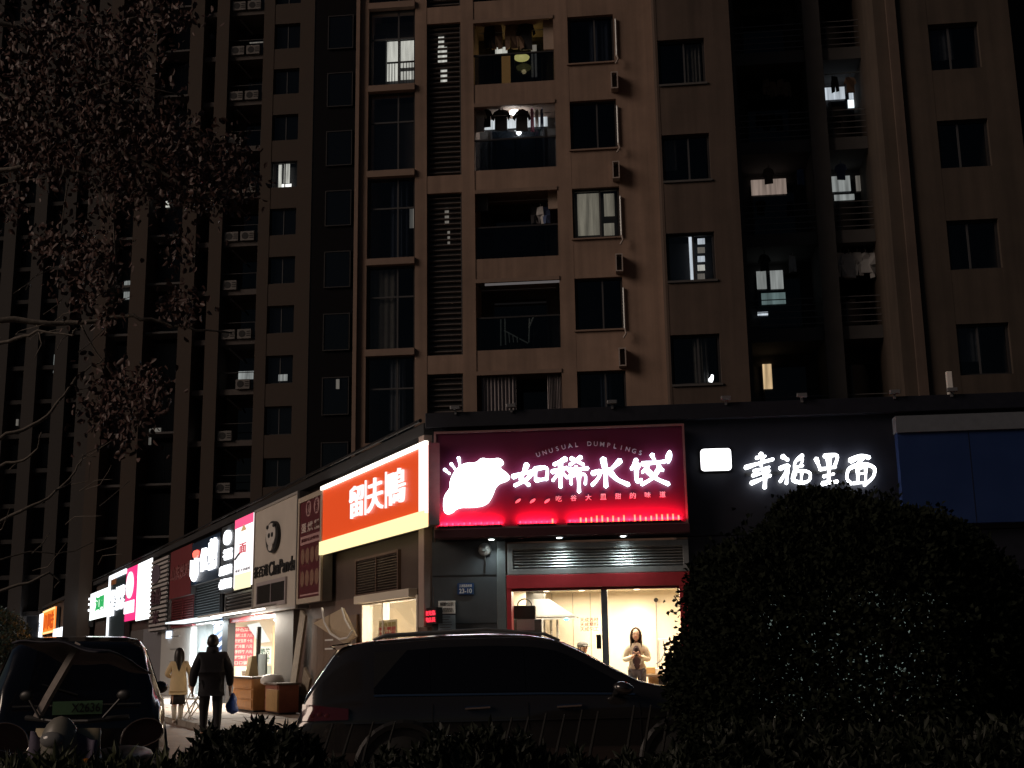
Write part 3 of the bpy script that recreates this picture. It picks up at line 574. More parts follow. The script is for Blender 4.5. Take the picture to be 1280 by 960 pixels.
# red sign and red louvre
rdl = mat('faded_red_board', (.17, .025, .03), .5, var=.15, scale=2); t, q = board('unlit dull red board with faint lettering', (213, 692), (238, 679), (240, 742), (212, 749), rdl)
t.text('letter', '山东炒鸡', sub(q, .08, .95, .36, .66), YS-.03, .028, mat('faint_letter', (.26, .09, .09), .5), .02, shear=.2)
louvre(bwall, B, B.quad((214, 750), (241, 743), (242, 780), (214, 787), -.14), -.14, 11, rdl, rdl, black, .06, parts=2)
# pale slatted board
t, q = board('pale slatted vent board with dark round mark and dark writing', (191, 702), (212, 693), (209, 786), (187, 792), black)
ps = mat('pale_slat', (.50, .48, .48), .5, var=.12); nS = 17; hS = (q[3]-q[2])/nS; me = MB().box(-(q[1]-q[0])/2+.05, (q[1]-q[0])/2-.05, -.03, .03, -hS*.27, hS*.27).mesh('slat', m=ps)
for k in range(nS): t.piece('slat', me, ((q[0]+q[1])/2, YS-.03, q[2]+hS*(k+.5)))
s = sub(q, .12, .6, .66, .92); t.part('round_mark', MB().disc((s[0]+s[1])/2, (s[2]+s[3])/2, (s[1]-s[0])/2, (s[3]-s[2])/2, YS-.1, YS-.061), mat('purple_grey', (.14, .11, .15), .5))
t.text('letter', '鱼粉', sub(q, .1, .7, .36, .58), YS-.1, .035, mat('maroon_letter', (.10, .05, .07), .5), .02); t.text('letter', '米', sub(q, .25, .65, .1, .28), YS-.1, .035, MATS['maroon_letter'], .02)
# further lit signs
t, q = board('blank glowing white light box between the pink sign and slatted board', (172, 705), (190, 698), (187, 773), (170, 776), glow('plain_white_light', (.97, .99, 1), 2.2)); t.text('small_print', '小吃\n快餐', sub(q, .3, .75, .45, .68), YS-.006, .005, mat('pale_grey_print', (.5, .5, .5), .6, emit=(.6, .65, .65), es=.9))
t, q = board('glowing magenta light box with tall white oval', (157, 713), (172, 705), (170, 770), (155, 781), glow('magenta_light', (1, .03, .22), 1.1))
s = sub(q, .12, .72, .42, .92); t.part('oval_light', MB().disc((s[0]+s[1])/2, (s[2]+s[3])/2, (s[1]-s[0])/2, (s[3]-s[2])/2, YS-.03, YS-.001), glow('pinkish_white_light', (1, .8, .86), 1.8)); s = sub(q, .02, .85, .14, .37); t.part('lower_panel_light', bx(s[0], s[1], YS-.03, YS-.001, s[2], s[3]), MATS['pinkish_white_light'])
t, q = board('dark teal board edged with white light and white characters', (137, 723), (157, 712), (156, 801), (135, 801), mat('dark_teal_board', (.03, .055, .07), .4, var=.1))
t.part('edge_light', bx(q[0]-.1, q[0]+.25, YS-.06, YS-.001, q[2]-.6, q[3]), wl2); t.part('edge_light', bx(q[0], q[1], YS-.06, YS-.001, q[3]-.15, q[3]+.05), wl2)
t.text('letter', '鲜榨\n茶水', sub(q, .45, .98, .45, .80), YS-.06, .05, wl2, .03); t.text('letter', '老\n街', sub(q, .1, .38, .38, .78), YS-.06, .05, wl2, .03); s = sub(q, .1, .4, .86, .94); t.part('orange_mark', bx(s[0], s[1], YS-.04, YS-.001, s[2], s[3]), mat('orange_mark', (.5, .2, .08), .5))
t, q = board('glowing white board with green characters', (114, 743), (134, 734), (133, 769), (111, 777), glow('far_white_light', (.95, 1, .97), 2.0)); t.text('letter', '江园', sub(q, .38, .85, .28, .80), YS-.05, .05, glow('green_letter_light', (.02, .5, .12), .9), .04)
t, q = board('dark far board with two rows of glowing white characters', (84, 755), (112, 743), (112, 783), (84, 790), navy); t.text('letter', '重庆小面', sub(q, .02, .6, .45, .95), YS-.06, .05, wl, .03); t.text('letter', '酸辣粉', sub(q, .2, .55, .08, .36), YS-.06, .05, wl, .03); t.text('letter', '鸭肠王', sub(q, .62, 1, .45, .92), YS-.06, .05, wl, .03); s = sub(q, 0, .6, -.06, .02); t.part('edge_light', bx(s[0], s[1], YS-.06, YS-.001, s[2], s[3]), wl)
t, q = board('bright orange far sign with white edging', (54, 766), (70, 757), (69, 789), (54, 794), glow('far_orange_light', (1, .22, .02), 1.3)); t.text('letter', '川味', sub(q, .1, .9, .15, .85), YS-.06, .05, glow('deep_orange_light', (.8, .10, .01), .8), .02); t.part('edge_light', MB().frame(q[0], q[1], YS-.08, YS-.07, q[2], q[3], .14), glow('pale_orange_light', (1, .6, .25), 1.6))
t, q = board('farthest glowing white sign at the end of the street', (42, 772), (53, 766), (53, 798), (42, 801), wl2); t.text('small_print', '超市', sub(q, .2, .8, .3, .7), YS-.02, .01, mat('dull_blue', (.2, .3, .5), .5))
for i, (a, b) in enumerate(((66, 68.5), (70.5, 73), (75, 77.5), (79, 82))):
    s = B.quad((a, 787-i*1.3), (b, 786-i*1.3), (b, 800), (a, 800), YS); t = single(B, (s[1], YS, s[2]), 'light_bar', bx(s[0], s[1], YS, YS+.2, s[2], s[3]), wl2, ['first', 'second', 'third', 'fourth'][i]+' white vertical light bar counted rightwards from the orange sign', 'light', 'white light bars under the far signs')
bwall.part('bracket', bx(B.hit(134, 770, YS)[0], B.hit(133, 770, YS)[0]+.05, YS, .05, 2, 3.4), alu)

# kiosk window below the orange sign
kz0, kz1 = zs0, zs1
kf = bwall.part('kiosk_window', MB().frame(wx[1], wx[0], -.02, .2, kz0, kz1, .07), mat('ivory_frame', (.7, .64, .55), .45)); xk = B.hit(478, 770)[0]; xk2 = B.hit(500, 770)[0]
bwall.part('mullion', bx(xk-.03, xk+.03, .0, .14, kz0+.07, kz1-.07), MATS['ivory_frame'], kf)
for a, b in ((wx[1]+.07, xk-.03), (xk+.03, wx[0]-.07)): bwall.part('pane', bx(a, b, .06, .07, kz0+.07, kz1-.07), pane_clear, kf)
bwall.part('roller_box', bx(wx[1]-.1, wx[0]-.1, -.16, .02, kz1-.04, kz1+.12), MATS['ivory_frame'], kf, bevel=.01)
rk_ = bwall.part('room', bx(wx[1]-1.5, wx[0]+.4, 1.9, 2.0, .1, kz1+.4), cream); bwall.part('room_ceiling', bx(wx[1]-1.5, wx[0]+.4, .3, 1.9, kz1+.15, kz1+.2), cream, rk_); bwall.part('room_side', bx(wx[1]-1.6, wx[1]-1.5, .3, 1.9, .1, kz1+.2), cream, rk_); bwall.part('room_side', bx(wx[0]+.3, wx[0]+.4, .3, 1.9, .1, kz1+.2), cream, rk_)
bwall.part('room_floor', bx(wx[1]-1.6, wx[0]+.4, .3, 1.9, .1, .15), MATS['floor_tile'], rk_)
kl = T(B, ((wx[0]+wx[1])/2, 1.0, kz1+.1), 'ceiling_light', 'bright ceiling light inside the kiosk under the orange sign', 'ceiling light'); kl.part('tube', bx(wx[1], wx[0]-.2, .95, 1.05, kz1+.08, kz1+.12), glow('kiosk_tube', (1, .93, .8), 6)); lamp(kl, 'POINT', ((wx[0]+wx[1])/2, .95, kz1-.45), 300, (1, .84, .62), .15)
b = B.rect(474, 497, 775, 799, .05); mp = T(B, (b[0], .05, b[2]), 'menu_sheet', 'printed price menu taped inside the kiosk window', 'menu'); mp.part('sheet', bx(b[0], b[1], .035, .05, b[2], b[3]), mat('menu_yellow', (.72, .66, .45), .6))
for r_ in range(4):
    s = (b[0]+.06, b[1]-.06, b[3]-.13-(b[3]-b[2])*.24*r_, b[3]-.04-(b[3]-b[2])*.24*r_); mp.text('print', ['热卤现捞', '鸭脖鸭翅', '价目表', '微信支付'][r_], s, .028, .006, [mat('olive_ink', (.35, .3, .08), .6), redink, redink, blackink][r_], .015)
b = B.rect(525, 545, 762, 778, -.1); ls = T(B, (b[0], -.1, b[2]), 'led_sign', 'small red LED sign with two rows of characters by the kiosk', 'sign'); ls.part('case', bx(b[0]+.02, b[1]-.02, -.09, .03, b[2]-.03, b[3]+.03), black)
for r_ in range(2): ls.text('led_lettering', ['欢迎光临', '招聘店员'][r_], (b[0]+.05, b[1]-.05, b[2]+(b[3]-b[2])*(.52-.52*r_), b[3]-(b[3]-b[2])*.52*r_-.02), -.1, .008, glow('led_red', (1, .03, .06), 1.6), .01)
louvre(bwall, B, B.quad((443, 700), (497, 686), (497, 737), (444, 748), -.02), -.02, 13, brownwall, mat('dark_brown_slat', (.05, .033, .03), .5), black, .05, parts=2)
# swung-up flap, hoses and boards beside the kiosk
fl = T(B, (wx[1]-.3, -.6, 2.0), 'awning_flap', 'cream folded flap hanging askew beside the kiosk window', 'awning')
c = [B.hit(a, b_, -.5) for a, b_ in ((398, 779), (428, 760), (452, 795), (432, 806))]
fl.part('flap', MB().add([(p[0], -.62+.12*(i % 2), p[1]) for i, p in enumerate(c)]+[(p[0], -.58+.12*(i % 2), p[1]) for i, p in enumerate(c)], [(0,1,2,3), (7,6,5,4), (0,4,5,1), (1,5,6,2), (2,6,7,3), (3,7,4,0)]), mat('tan_sheet', (.50, .40, .28), .6, var=.1), bevel=.006)
hp = [B.hit(a, b_, -.45) for a, b_ in ((417, 760), (420, 778), (428, 792), (440, 799), (450, 797), (456, 788))]; fl.part('hose', MB().tube([(p[0], -.7, p[1]) for p in hp], .022), white)
hp = [B.hit(a, b_, -.45) for a, b_ in ((441, 760), (445, 774), (452, 786))]; fl.part('hose', MB().tube([(p[0], -.68, p[1]) for p in hp], .018), white)
br = T(B, (B.hit(385, 800, -.05)[0], -.05, .11), 'board_door', 'brown boarded door panel with two pale marks', 'door'); x0_, x1_ = B.hit(390, 800, -.02)[0], B.hit(446, 800, -.02)[0]
for k in range(7): br.part('board', bx(x0_+(x1_-x0_)*k/7+.006, x0_+(x1_-x0_)*(k+1)/7-.006, -.03, .03, .12, B.hit(410, 772, 0)[1]), mat('door_brown', (.17, .11, .075), .65, var=.2, scale=5, bump=.2))
for r_ in (800, 811): s = B.rect(406, 416, r_-1, r_+1, -.04); br.part('pale_mark', bx(s[0], s[1], -.04, -.031, s[2], s[3]), paper)
pkm = mat('weathered_board', (.38, .33, .26), .8, var=.3, scale=10, bump=.3)
def plank(px0, py0, px1, py1, wpx, label, y0=-1.1, y1=-.15):
    a = ground(px0, py0, .125); b = B.w(*[B.hit(px1, py1, y1)[0], y1, B.hit(px1, py1, y1)[1]]); t = T(W, a, 'leaning_plank', label, 'plank')
    ax = (b-a).normalized(); sx_ = (B.m @ Vector((1, 0, 0))); sx_ = (sx_-ax*sx_.dot(ax)).normalized(); nn = ax.cross(sx_); wd = wpx
    vs = [p+sx_*u*wd+nn*v*.03 for p in (a, b) for u, v in ((-1, -1), (1, -1), (1, 1), (-1, 1))]
    t.part('board', MB().add(vs, [(0,1,2,3), (7,6,5,4), (0,4,5,1), (1,5,6,2), (2,6,7,3), (3,7,4,0)]), pkm, bevel=.006)
plank(362, 891, 380, 766, .24, 'tall weathered plank leaning on the wall beside the snack stall'); plank(377, 889, 385, 841, .16, 'short plank leaning behind the tall plank')
# snack stall below the tea panel
sx0, sx1 = wx[5], wx[4]; zc = ZF; XS = sx0-.12; BP = Frame(B.w(XS, 0, 0), B.a+math.pi/2)      # side wall that faces the viewer
rs = bwall.part('room', bx(XS-.1, sx1+1.5, 3.0, 3.1, .1, zc), mat('stall_wall', (.55, .48, .42), .7, var=.1)); bwall.part('room_ceiling', bx(XS, sx1+1.5, .12, 3, zc-.1, zc-.02), white, rs); bwall.part('room_side', bx(sx1+1.4, sx1+1.5, .13, 3, .1, zc-.1), mat('stall_side', (.62, .5, .36), .7), rs); bwall.part('room_side', bx(XS-.1, XS, .13, 3, .1, zc-.1), cream, rs); bwall.part('room_floor', bx(XS, sx1+1.4, .12, 3, .1, .13), MATS['floor_tile'], rs)
bwall.part('red_lintel', bx(sx0, sx1, -.05, .05, zc-.2, zc-.05), redpaint)
aw = T(B, (sx0, -.8, zc), 'awning', 'pale lit awning lip over the snack stall', 'awning'); aw.part('awning_sheet', MB().add([(sx0-.3, -.95, zc-.05), (sx1+1, -.95, zc-.05), (sx1+1, .02, zc+.12), (sx0-.3, .02, zc+.12), (sx0-.3, -.95, zc), (sx1+1, -.95, zc), (sx1+1, .02, zc+.17), (sx0-.3, .02, zc+.17)], [(0,1,2,3), (7,6,5,4), (0,4,5,1), (1,5,6,2), (2,6,7,3), (3,7,4,0)]), white)
aw.part('lamp_strip', bx(sx0, sx1+.8, -.62, -.56, zc-.04, zc-.0), glow('awning_strip', (1, .95, .88), 4)); lamp(aw, 'AREA', ((sx0+sx1)/2+.4, -.6, zc-.06), 520, (1, .90, .76), 3.2, size_y=.2)
al2 = T(B, ((sx0+sx1)/2, 1.3, zc-.22), 'ceiling_light', 'white tube light inside the snack stall', 'ceiling light'); al2.part('tube', bx(sx0+.3, sx1-.3, 1.2, 1.3, zc-.15, zc-.10), glow('stall_tube', (1, .97, .92), 6)); lamp(al2, 'POINT', ((sx0+sx1)/2+.4, .9, zc-.55), 120, (1, .90, .78), .15)
b = BP.rect(292, 317, 784, 832, -.02); rp = T(BP, (b[0], -.02, b[2]), 'menu_poster', 'red menu poster with rows of white text in the snack stall', 'poster'); rp.part('sheet', bx(b[0], b[1], -.02, -.003, b[2], b[3]), mat('poster_red', (.55, .08, .11), .5)); pw = mat('poster_print', (.8, .62, .58), .5)
for r_ in range(7):
    h2 = (b[3]-b[2])/7; z_ = b[3]-h2*(r_+1)+.03; rp.text('print', ['特色菜单', '香辣土豆 八元', '铁板豆腐 十元', '烤冷面 八元', '手抓饼 六元', '煎饼果子 七元', '口口留香'][r_], (b[0]+.04, b[1]-.04, z_, z_+h2*.66), -.026, .008, pw, .02)
b = BP.rect(324, 339, 808, 830, -.02); wm = T(BP, (b[0], -.02, b[2]), 'menu_board', 'white menu board with dark print in the snack stall', 'menu'); wm.part('board', bx(b[0], b[1], -.03, -.003, b[2], b[3]), mat('mint_white', (.68, .76, .72), .5)); wm.text('print', '奶茶\n果汁', (b[0]+.04, b[1]-.04, b[2]+.05, b[3]-.05), -.036, .008, mat('dark_green_ink', (.04, .1, .09), .6), .03)
b = BP.rect(323, 339, 832, 848, -.02); gb = T(BP, (b[0], -.02, b[2]), 'wall_panel', 'grey green panel below the white menu board', 'panel'); gb.part('panel', bx(b[0], b[1], -.03, -.003, b[2], b[3]), mat('grey_green', (.25, .30, .28), .5))
c = [BP.hit(a, b_, -.35) for a, b_ in ((309, 781), (324, 778), (338, 802), (324, 804))]; sl_ = T(BP, (c[0][0], -.35, c[0][1]), 'slanted_light_panel', 'slanted glowing panel hanging across the stall opening', 'light'); sl_.part('panel', MB().prism(c, -.35, -.31), glow('panel_light', (.95, 1, .93), .9))
b = BP.rect(341, 348, 782, 842, -.06); dr = T(BP, (b[0], -.06, .12), 'lit_door', 'warm lit door strip at the right of the snack stall', 'door'); dr.part('leaf', bx(b[0], b[1], -.06, -.01, .14, b[3]), mat('warm_door', (.75, .55, .3), .5, emit=(1, .75, .45), es=.45)); dr.part('stile', bx((b[0]+b[1])/2-.02, (b[0]+b[1])/2+.02, -.075, -.061, .14, b[3]), maroon)
def cabinet(label, r, y, d, m, n, name, cat):
    b = B.rect(*r, y); t = T(B, (b[0], y, .12), name, label, cat); t.part('carcass', bx(b[0], b[1], y+.02, y+d, .16, b[3]), m, bevel=.01); t.part('worktop', bx(b[0]-.04, b[1]+.04, y-.03, y+d+.03, b[3], b[3]+.045), mat('dark_top', (.12, .09, .07), .4))
    for k in range(n): h = (b[3]-.2)/n; t.part('drawer_front', bx(b[0]+.04, b[1]-.04, y-.005, y+.02, .2+h*k, .2+h*(k+1)-.03), m, bevel=.005)
    t.part('plinth', bx(b[0]+.05, b[1]-.05, y+.06, y+d-.05, .11, .16), black); return t, b
orw = mat('orange_wood', (.50, .24, .08), .5, var=.2, scale=6); ct1, cbx = cabinet('orange wooden counter with drawers at the snack stall', (291, 315, 848, 882), -.9, .6, orw, 3, 'counter', 'counter')
cabinet('small red brown stand beneath the white cooker', (331, 347, 856, 886), -.7, .5, mat('red_brown_wood', (.30, .10, .06), .5, var=.15), 2, 'stand', 'stand')
b = B.rect(333, 347, 862, 883, -.78); single(B, (b[0], -.76, b[2]), 'carton', bx(b[0], b[1], -.79, -.745, .2, b[3]), carton, 'orange yellow carton panel in front of the red brown stand', 'box')
b = B.rect(331, 348, 844, 856, -.5); ck = T(B, (b[0], -.5, b[2]), 'rice_cooker', 'red and white rounded cooker on the red brown stand', 'cooker'); cx = (b[0]+b[1])/2; hc = b[3]-b[2]; ck.part('pot', MB().lathe([(.2, b[2]), (.28, b[2]+.05), (.28, b[2]+hc*.6), (.22, b[3]), (.06, b[3]+.03)], (cx+.08, -.5, 0)), white, smooth=True); ck.part('side_panel', bx(b[0]-.05, b[0]+.12, -.7, -.4, b[2], b[2]+hc*.8), redpaint, bevel=.02)
p = B.hit(316, 840, -.6); single(B, (p[0], -.6, cbx[3]+.05), 'paper_bag', MB().add([(p[0]-.2, -.75, cbx[3]+.05), (p[0]+.2, -.75, cbx[3]+.05), (p[0]+.2, -.5, cbx[3]+.05), (p[0]-.2, -.5, cbx[3]+.05), (p[0]-.24, -.68, cbx[3]+.5), (p[0]+.25, -.68, cbx[3]+.55), (p[0]+.25, -.58, cbx[3]+.55), (p[0]-.24, -.58, cbx[3]+.5)], [(0,1,2,3), (4,5,6,7), (0,1,5,4), (1,2,6,5), (2,3,7,6), (3,0,4,7)]), mat('straw_bag', (.55, .45, .25), .7), 'straw coloured paper bag at the end of the orange counter', 'bag')
p = B.hit(305, 842, -.6); single(B, (p[0], -.6, cbx[3]+.05), 'paper_cup', MB().lathe([(.05, cbx[3]+.05), (.07, cbx[3]+.24)], (p[0], -.6, 0)), white, 'white paper cup standing on the orange counter', 'cup', smooth=True)
gt = T(B, (B.hit(322, 850, -.3)[0], -.3, .11), 'folding_gate', 'dark post of a folding gate in the stall opening', 'gate'); xx = B.hit(322, 850, -.3)[0]; gt.part('post', bx(xx-.05, xx+.05, -.35, -.25, .11, 2.2), black); gt.part('panel', bx(xx+.05, xx+.9, -.32, -.28, .15, 1.5), mat('blue_grey_gate', (.16, .19, .20), .4, var=.1))
# barber shop front
x0_, x1_ = wx[7], wx[6]; ba = bwall.part('shopfront', MB().frame(x0_-1.2, x1_, -.02, .15, .1, ZF, .12), white); zc2 = ZF-.12
bwall.part('door_leaf', bx(wx[8], x0_-1.2, -.05, .1, .1, ZF), mat('white_shutter', (.55, .56, .55), .45, var=.08), ba); me = MB().box(-.9, .9, -.02, .02, -.012, .012).mesh('rail', m=alu)
for k in range(5): bwall.piece('shutter_rail', me, ((wx[8]+x0_-1.2)/2, -.06, .4+k*.45), ba)
bwall.part('pane', bx(x0_-1.08, x1_-.12, .05, .06, .2, ZF-.12), pane_clear, ba); rb = bwall.part('room', bx(x0_-1.4, x1_-.05, 2.4, 2.5, .1, ZF), mat('cool_white_wall', (.75, .8, .82), .6)); bwall.part('room_ceiling', bx(x0_-1.3, x1_-.05, .16, 2.4, ZF-.06, ZF), white, rb); bwall.part('room_floor', bx(x0_-1.3, x1_-.05, .16, 2.4, .1, .13), MATS['floor_tile'], rb); bwall.part('room_side', bx(x1_-.1, x1_-.05, .16, 2.4, .13, ZF-.06), white, rb); bwall.part('room_side', bx(x0_-1.4, x0_-1.3, .16, 2.4, .13, ZF-.06), MATS['cool_white_wall'], rb)
bl = T(B, ((x0_+x1_)/2, 1.2, ZF-.1), 'ceiling_light', 'cold white ceiling light inside the barber shop', 'ceiling light'); bl.part('panel', bx(x0_-.8, x1_-.4, 1.0, 1.5, ZF-.1, ZF-.065), glow('cold_panel', (.85, .97, 1), 5)); lamp(bl, 'POINT', ((x0_+x1_)/2, .9, ZF-.5), 130, (.85, .96, 1), .15)
ba2 = T(B, ((x0_+x1_)/2, -.4, ZF), 'lit_awning', 'glowing pale blue awning strip over the barber door', 'awning'); ba2.part('awning_light', bx(x0_-2.2, x1_-.1, -.75, -.1, ZF-.04, ZF+.01), glow('awning_glow', (.85, .97, 1), 1.3)); lamp(ba2, 'AREA', ((x0_+x1_)/2-1, -.45, ZF-.08), 560, (.88, .97, 1), 3, size_y=.4)
stm = mat('stripe_blue', (.04, .12, .4), .4); s0 = B.hit(277, 800, 0)[0]; s1 = B.hit(284, 800, 0)[0]
sp_ = T(B, (s0, -.06, .3), 'striped_panel', 'blue and white diagonal striped panel at the barber door', 'sign'); sp_.part('panel', bx(s0-.9, s1, -.055, -.03, .6, ZF-.25), mat('stripe_white', (.75, .8, .85), .4, emit=(.7, .85, 1), es=.5))
for k in range(7):
    z_ = .65+k*.27; sp_.part('stripe', MB().prism([(s0-.9, z_), (s0-.9, z_+.12), (s1, z_+.42), (s1, z_+.30)], -.065, -.056), stm)
b = B.rect(208, 213, 789, 798, -.1); single(B, (b[0], -.1, b[2]), 'light_box', bx(b[0], b[1], -.12, .01, b[2], b[3]), glow('small_blue_light', (.75, .85, 1), 1.6), 'tiny glowing pale blue light box at the shutter edge', 'light')
# folded chairs left on the pavement
for i, q_ in enumerate((226, 238)):
    g = ground(q_+4, 898-i, .12); t = T(W, g, 'folding_chair', ['folded white chair frame on the pavement behind the woman', 'folded pale chair frame on the pavement beside the man'][i], 'chair', rz=R(-40+i*25)); l = W
    for a, b_ in (((-.25, 0, 0), (.22, .1, .72)), ((.25, 0, 0), (-.22, .1, .72)), ((-.25, .3, 0), (.2, .22, .5))): t.part('leg', MB().tube([g+Vector(a), g+Vector(b_)], .016), white)
    t.part('seat', bx(g.x-.24, g.x+.24, g.y+.05, g.y+.30, g.z+.40, g.z+.44), [white, greyink][i], bevel=.01)
# distant tree at the street end

# ------------------------------------------------------------------ apartment towers
YT, YR, YC, YF = 14., 11., 13.2, 44.
FH = 2.9; ZTOP = 32.; ZBOT = 3.
tw = T(A, (0, YT, 0), 'apartment_tower', 'tall brown apartment tower rising behind the corner shops', 'building')
hx = lambda px, py, y: A.hit(px, py, y)[0]
hz = lambda px, py, y: A.hit(px, py, y)[1]
litw = lit_curtain('lit_room_white', (.80, .80, .72), .75); litwarm = lit_curtain('lit_room_warm', (1, .70, .38), .75); litcool = lit_curtain('lit_room_cool', (.72, .80, .88), .8); litdim = lit_curtain('lit_room_dim', (.5, .46, .4), .30)
orange_lit = glow('lit_door_orange', (1, .48, .14), .5)
CURT = [mat('curtain_ecru', (.50, .45, .38), .9, var=.2), mat('curtain_grey', (.32, .32, .34), .9, var=.2), mat('curtain_rust', (.22, .12, .09), .9, var=.2), mat('curtain_blue', (.10, .12, .17), .9, var=.2)]
def window(t, x0, x1, z0, z1, y, mull=(.6,), trans=(), fw=.06, lit=None, glassm=None, name='window', curt=False):
    if curt: glassm = glass('window_pane', (.66, .68, .70))
    f = t.part(name, MB().frame(x0, x1, y, y+.08, z0, z1, fw), fdark)
    xs = [x0+fw]+[x0+(x1-x0)*m for m in mull]+[x1-fw]
    for m in mull: t.part('mullion', bx(x0+(x1-x0)*m-.025, x0+(x1-x0)*m+.025, y+.01, y+.07, z0+fw, z1-fw), mat('mullion_grey', (.07, .07, .075), .5), f)
    for tr in trans: t.part('transom', bx(x0+fw, x1-fw, y+.012, y+.068, z0+(z1-z0)*tr-.025, z0+(z1-z0)*tr+.025), MATS.get('mullion_grey') or fdark, f)
    for a, b in zip(xs[:-1], xs[1:]): t.part('pane', bx(a+.025, b-.025, y+.035, y+.045, z0+fw, z1-fw), glassm or (pane_clear if lit else wglass), f)
    if not lit and curt and random.random() < .6:
        a = random.choice((0, .45, .62, .0)); b = min(1, a+random.uniform(.25, .6)); xa, xb = x0+fw+(x1-x0-2*fw)*a, x0+fw+(x1-x0-2*fw)*b; nn = 14
        o = t.part('curtain', MB().grid([[(xa+(xb-xa)*j/nn, y+.16+.03*math.sin(j*1.9), z) for j in range(nn+1)] for z in (z0+.03+random.choice((0, 0, .4)), z1-.04)]), random.choice(CURT), f, smooth=True)
    if lit: t.part('lit_room', bx(x0+.03, x1-.03, y+.75, y+.8, z0+.02, z1-.02), fdark, f)
    return f
def lit(t, f, fr, px0, px1, py0, py1, y, m): s = fr.rect(px0, px1, py0, py1, y); return t.part('lit_area', bx(s[0], s[1], y, y+.03, s[2], s[3]), m, f)
# piers of the front
ref = 300
px_ = dict(e0=448, w0=458.5, w1=518.5, l0=533.5, l1=577.5, b0=594, b1=698, n0=716.5, n1=776, e1=792)
X = {k: hx(v, ref if k != 'w0' else ref, YT) for k, v in px_.items()}
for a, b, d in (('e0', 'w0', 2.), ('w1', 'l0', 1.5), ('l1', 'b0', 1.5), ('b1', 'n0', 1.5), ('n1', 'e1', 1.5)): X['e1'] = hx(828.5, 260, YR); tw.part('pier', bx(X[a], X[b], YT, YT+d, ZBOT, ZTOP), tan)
tw.part('edge_strip', bx(X['e0']-.12, X['e0']-.002, YT-.12, YT+2, ZBOT, ZTOP), brown_trim)
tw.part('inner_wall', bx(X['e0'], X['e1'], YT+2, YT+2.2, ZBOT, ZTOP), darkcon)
zW = hz(490, 441, YT)
floors = range(-2, 7)
for k in floors:                              # left glazed bays
    z = zW+FH*k; tw.part('slab_band', bx(X['w0'], X['w1'], YT-.10, YT+.5, z-.10, z+.11), brown_trim)
    f = window(tw, X['w0'], X['w1'], z+.11, z+FH-.10, YT+.12, (.63,), (.63,), lit=(k in (2, 3)) or None, curt=(k not in (2, 3)))
    if k == 3: lit(tw, f, A, 484, 497, 52, 101, YT+.7, litw); lit(tw, f, A, 501, 518, 51, 84, YT+.7, litw); lit(tw, f, A, 501, 518, 89, 99, YT+.7, litw); [tw.part('rail_bar', bx(hx(q, 80, YT+.5), hx(q, 80, YT+.5)+.02, YT+.5, YT+.52, z+.11, z+1.15), fdark, f) for q in (486, 489.5, 493, 504, 507.5, 511, 514.5)]; tw.part('hand_rail', bx(hx(484, 70, YT+.5), hx(518, 70, YT+.5), YT+.49, YT+.53, z+1.14, z+1.19), fdark, f); tw.part('curtain', bx(X['w0']+.05, hx(483, 80, YT+.6), YT+.55, YT+.62, z+.12, z+2.2), black, f)
    if k == 2: lit(tw, f, A, 502, 518, 260, 285, YT+.7, litdim)
zL0, zL1 = hz(555, 444, YT), hz(555, 241, YT)
for k in range(-1, 4):                        # tall louvres, each two floors
    z0 = zL0+2*FH*k; z1 = zL1+2*FH*k; tw.part('spandrel', bx(X['l0'], X['l1'], YT+.01, YT+.4, z1, z0+2*FH), tan)
    lv = louvre(tw, A, (X['l0'], X['l1'], z0, z1), YT+.12, 30, fdark, slatm, black, .05, 'louvre', .12)
    for zz in ((.62, .76) if k == 1 else (.68, .82) if k == 0 else ()): tw.part('lit_gap', bx(X['l0']+.28+.4*random.random(), X['l0']+.62+.1*random.random(), YT+.215, YT+.228, z0+(z1-z0)*zz, z0+(z1-z0)*(zz+.10)), litw if k else litdim, lv)
tw.part('lit_gap', bx(hx(548, 60, YT+.2), hx(555, 60, YT+.2), YT+.2, YT+.226, hz(551, 79, YT+.2), hz(551, 46, YT+.2)), litw, lv)
zB = hz(650, 436, YT); hB = hz(650, 347, YT)-zB; bays = {}
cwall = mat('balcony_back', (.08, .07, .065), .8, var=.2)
for k in floors:                              # balconies
    z = zB+FH*k; bc = tw.part('balcony', bx(X['b0'], X['b1'], YT+.02, YT+1.4, z+hB-FH, z-.002), tan); bays[k] = bc
    tw.part('back_wall', bx(X['b0'], X['b1'], YT+1.4, YT+1.5, z, z+hB), cwall, bc); tw.part('lintel', bx(X['b0'], X['b1'], YT-.03, YT+.06, z+hB-.12, z+hB+.0), brown_trim, bc)
    if k < 5:
        dx0, dx1 = X['b0']+.35, X['b1']-.45; d = tw.part('sliding_door', MB().frame(dx0, dx1, YT+1.33, YT+1.398, z+.02, z+hB-.25, .06), fdark, bc); tw.part('door_glass', bx(dx0+.06, dx1-.06, YT+1.36, YT+1.375, z+.08, z+hB-.31), wglass, bc)
    if k != -1:
        tw.part('rail_glass', bx(X['b0']+.03, X['b1']-.03, YT+.08, YT+.095, z, z+1.0), pane_smoke, bc); tw.part('hand_rail', bx(X['b0'], X['b1'], YT+.06, YT+.115, z+1.0, z+1.05), fdark, bc)
        for j in range(1, 4): xx = X['b0']+(X['b1']-X['b0'])*j/4; tw.part('rail_post', bx(xx-.02, xx+.02, YT+.10, YT+.13, z, z+1.0), fdark, bc)
        tw.part('drying_rod', MB().tube([(X['b0']+.1, YT+.5, z+hB-.22), (X['b1']-.15, YT+.5, z+hB-.22)], .014), alu, bc)
bxm = mat('beige_board', (.42, .33, .27), .7, var=.1)
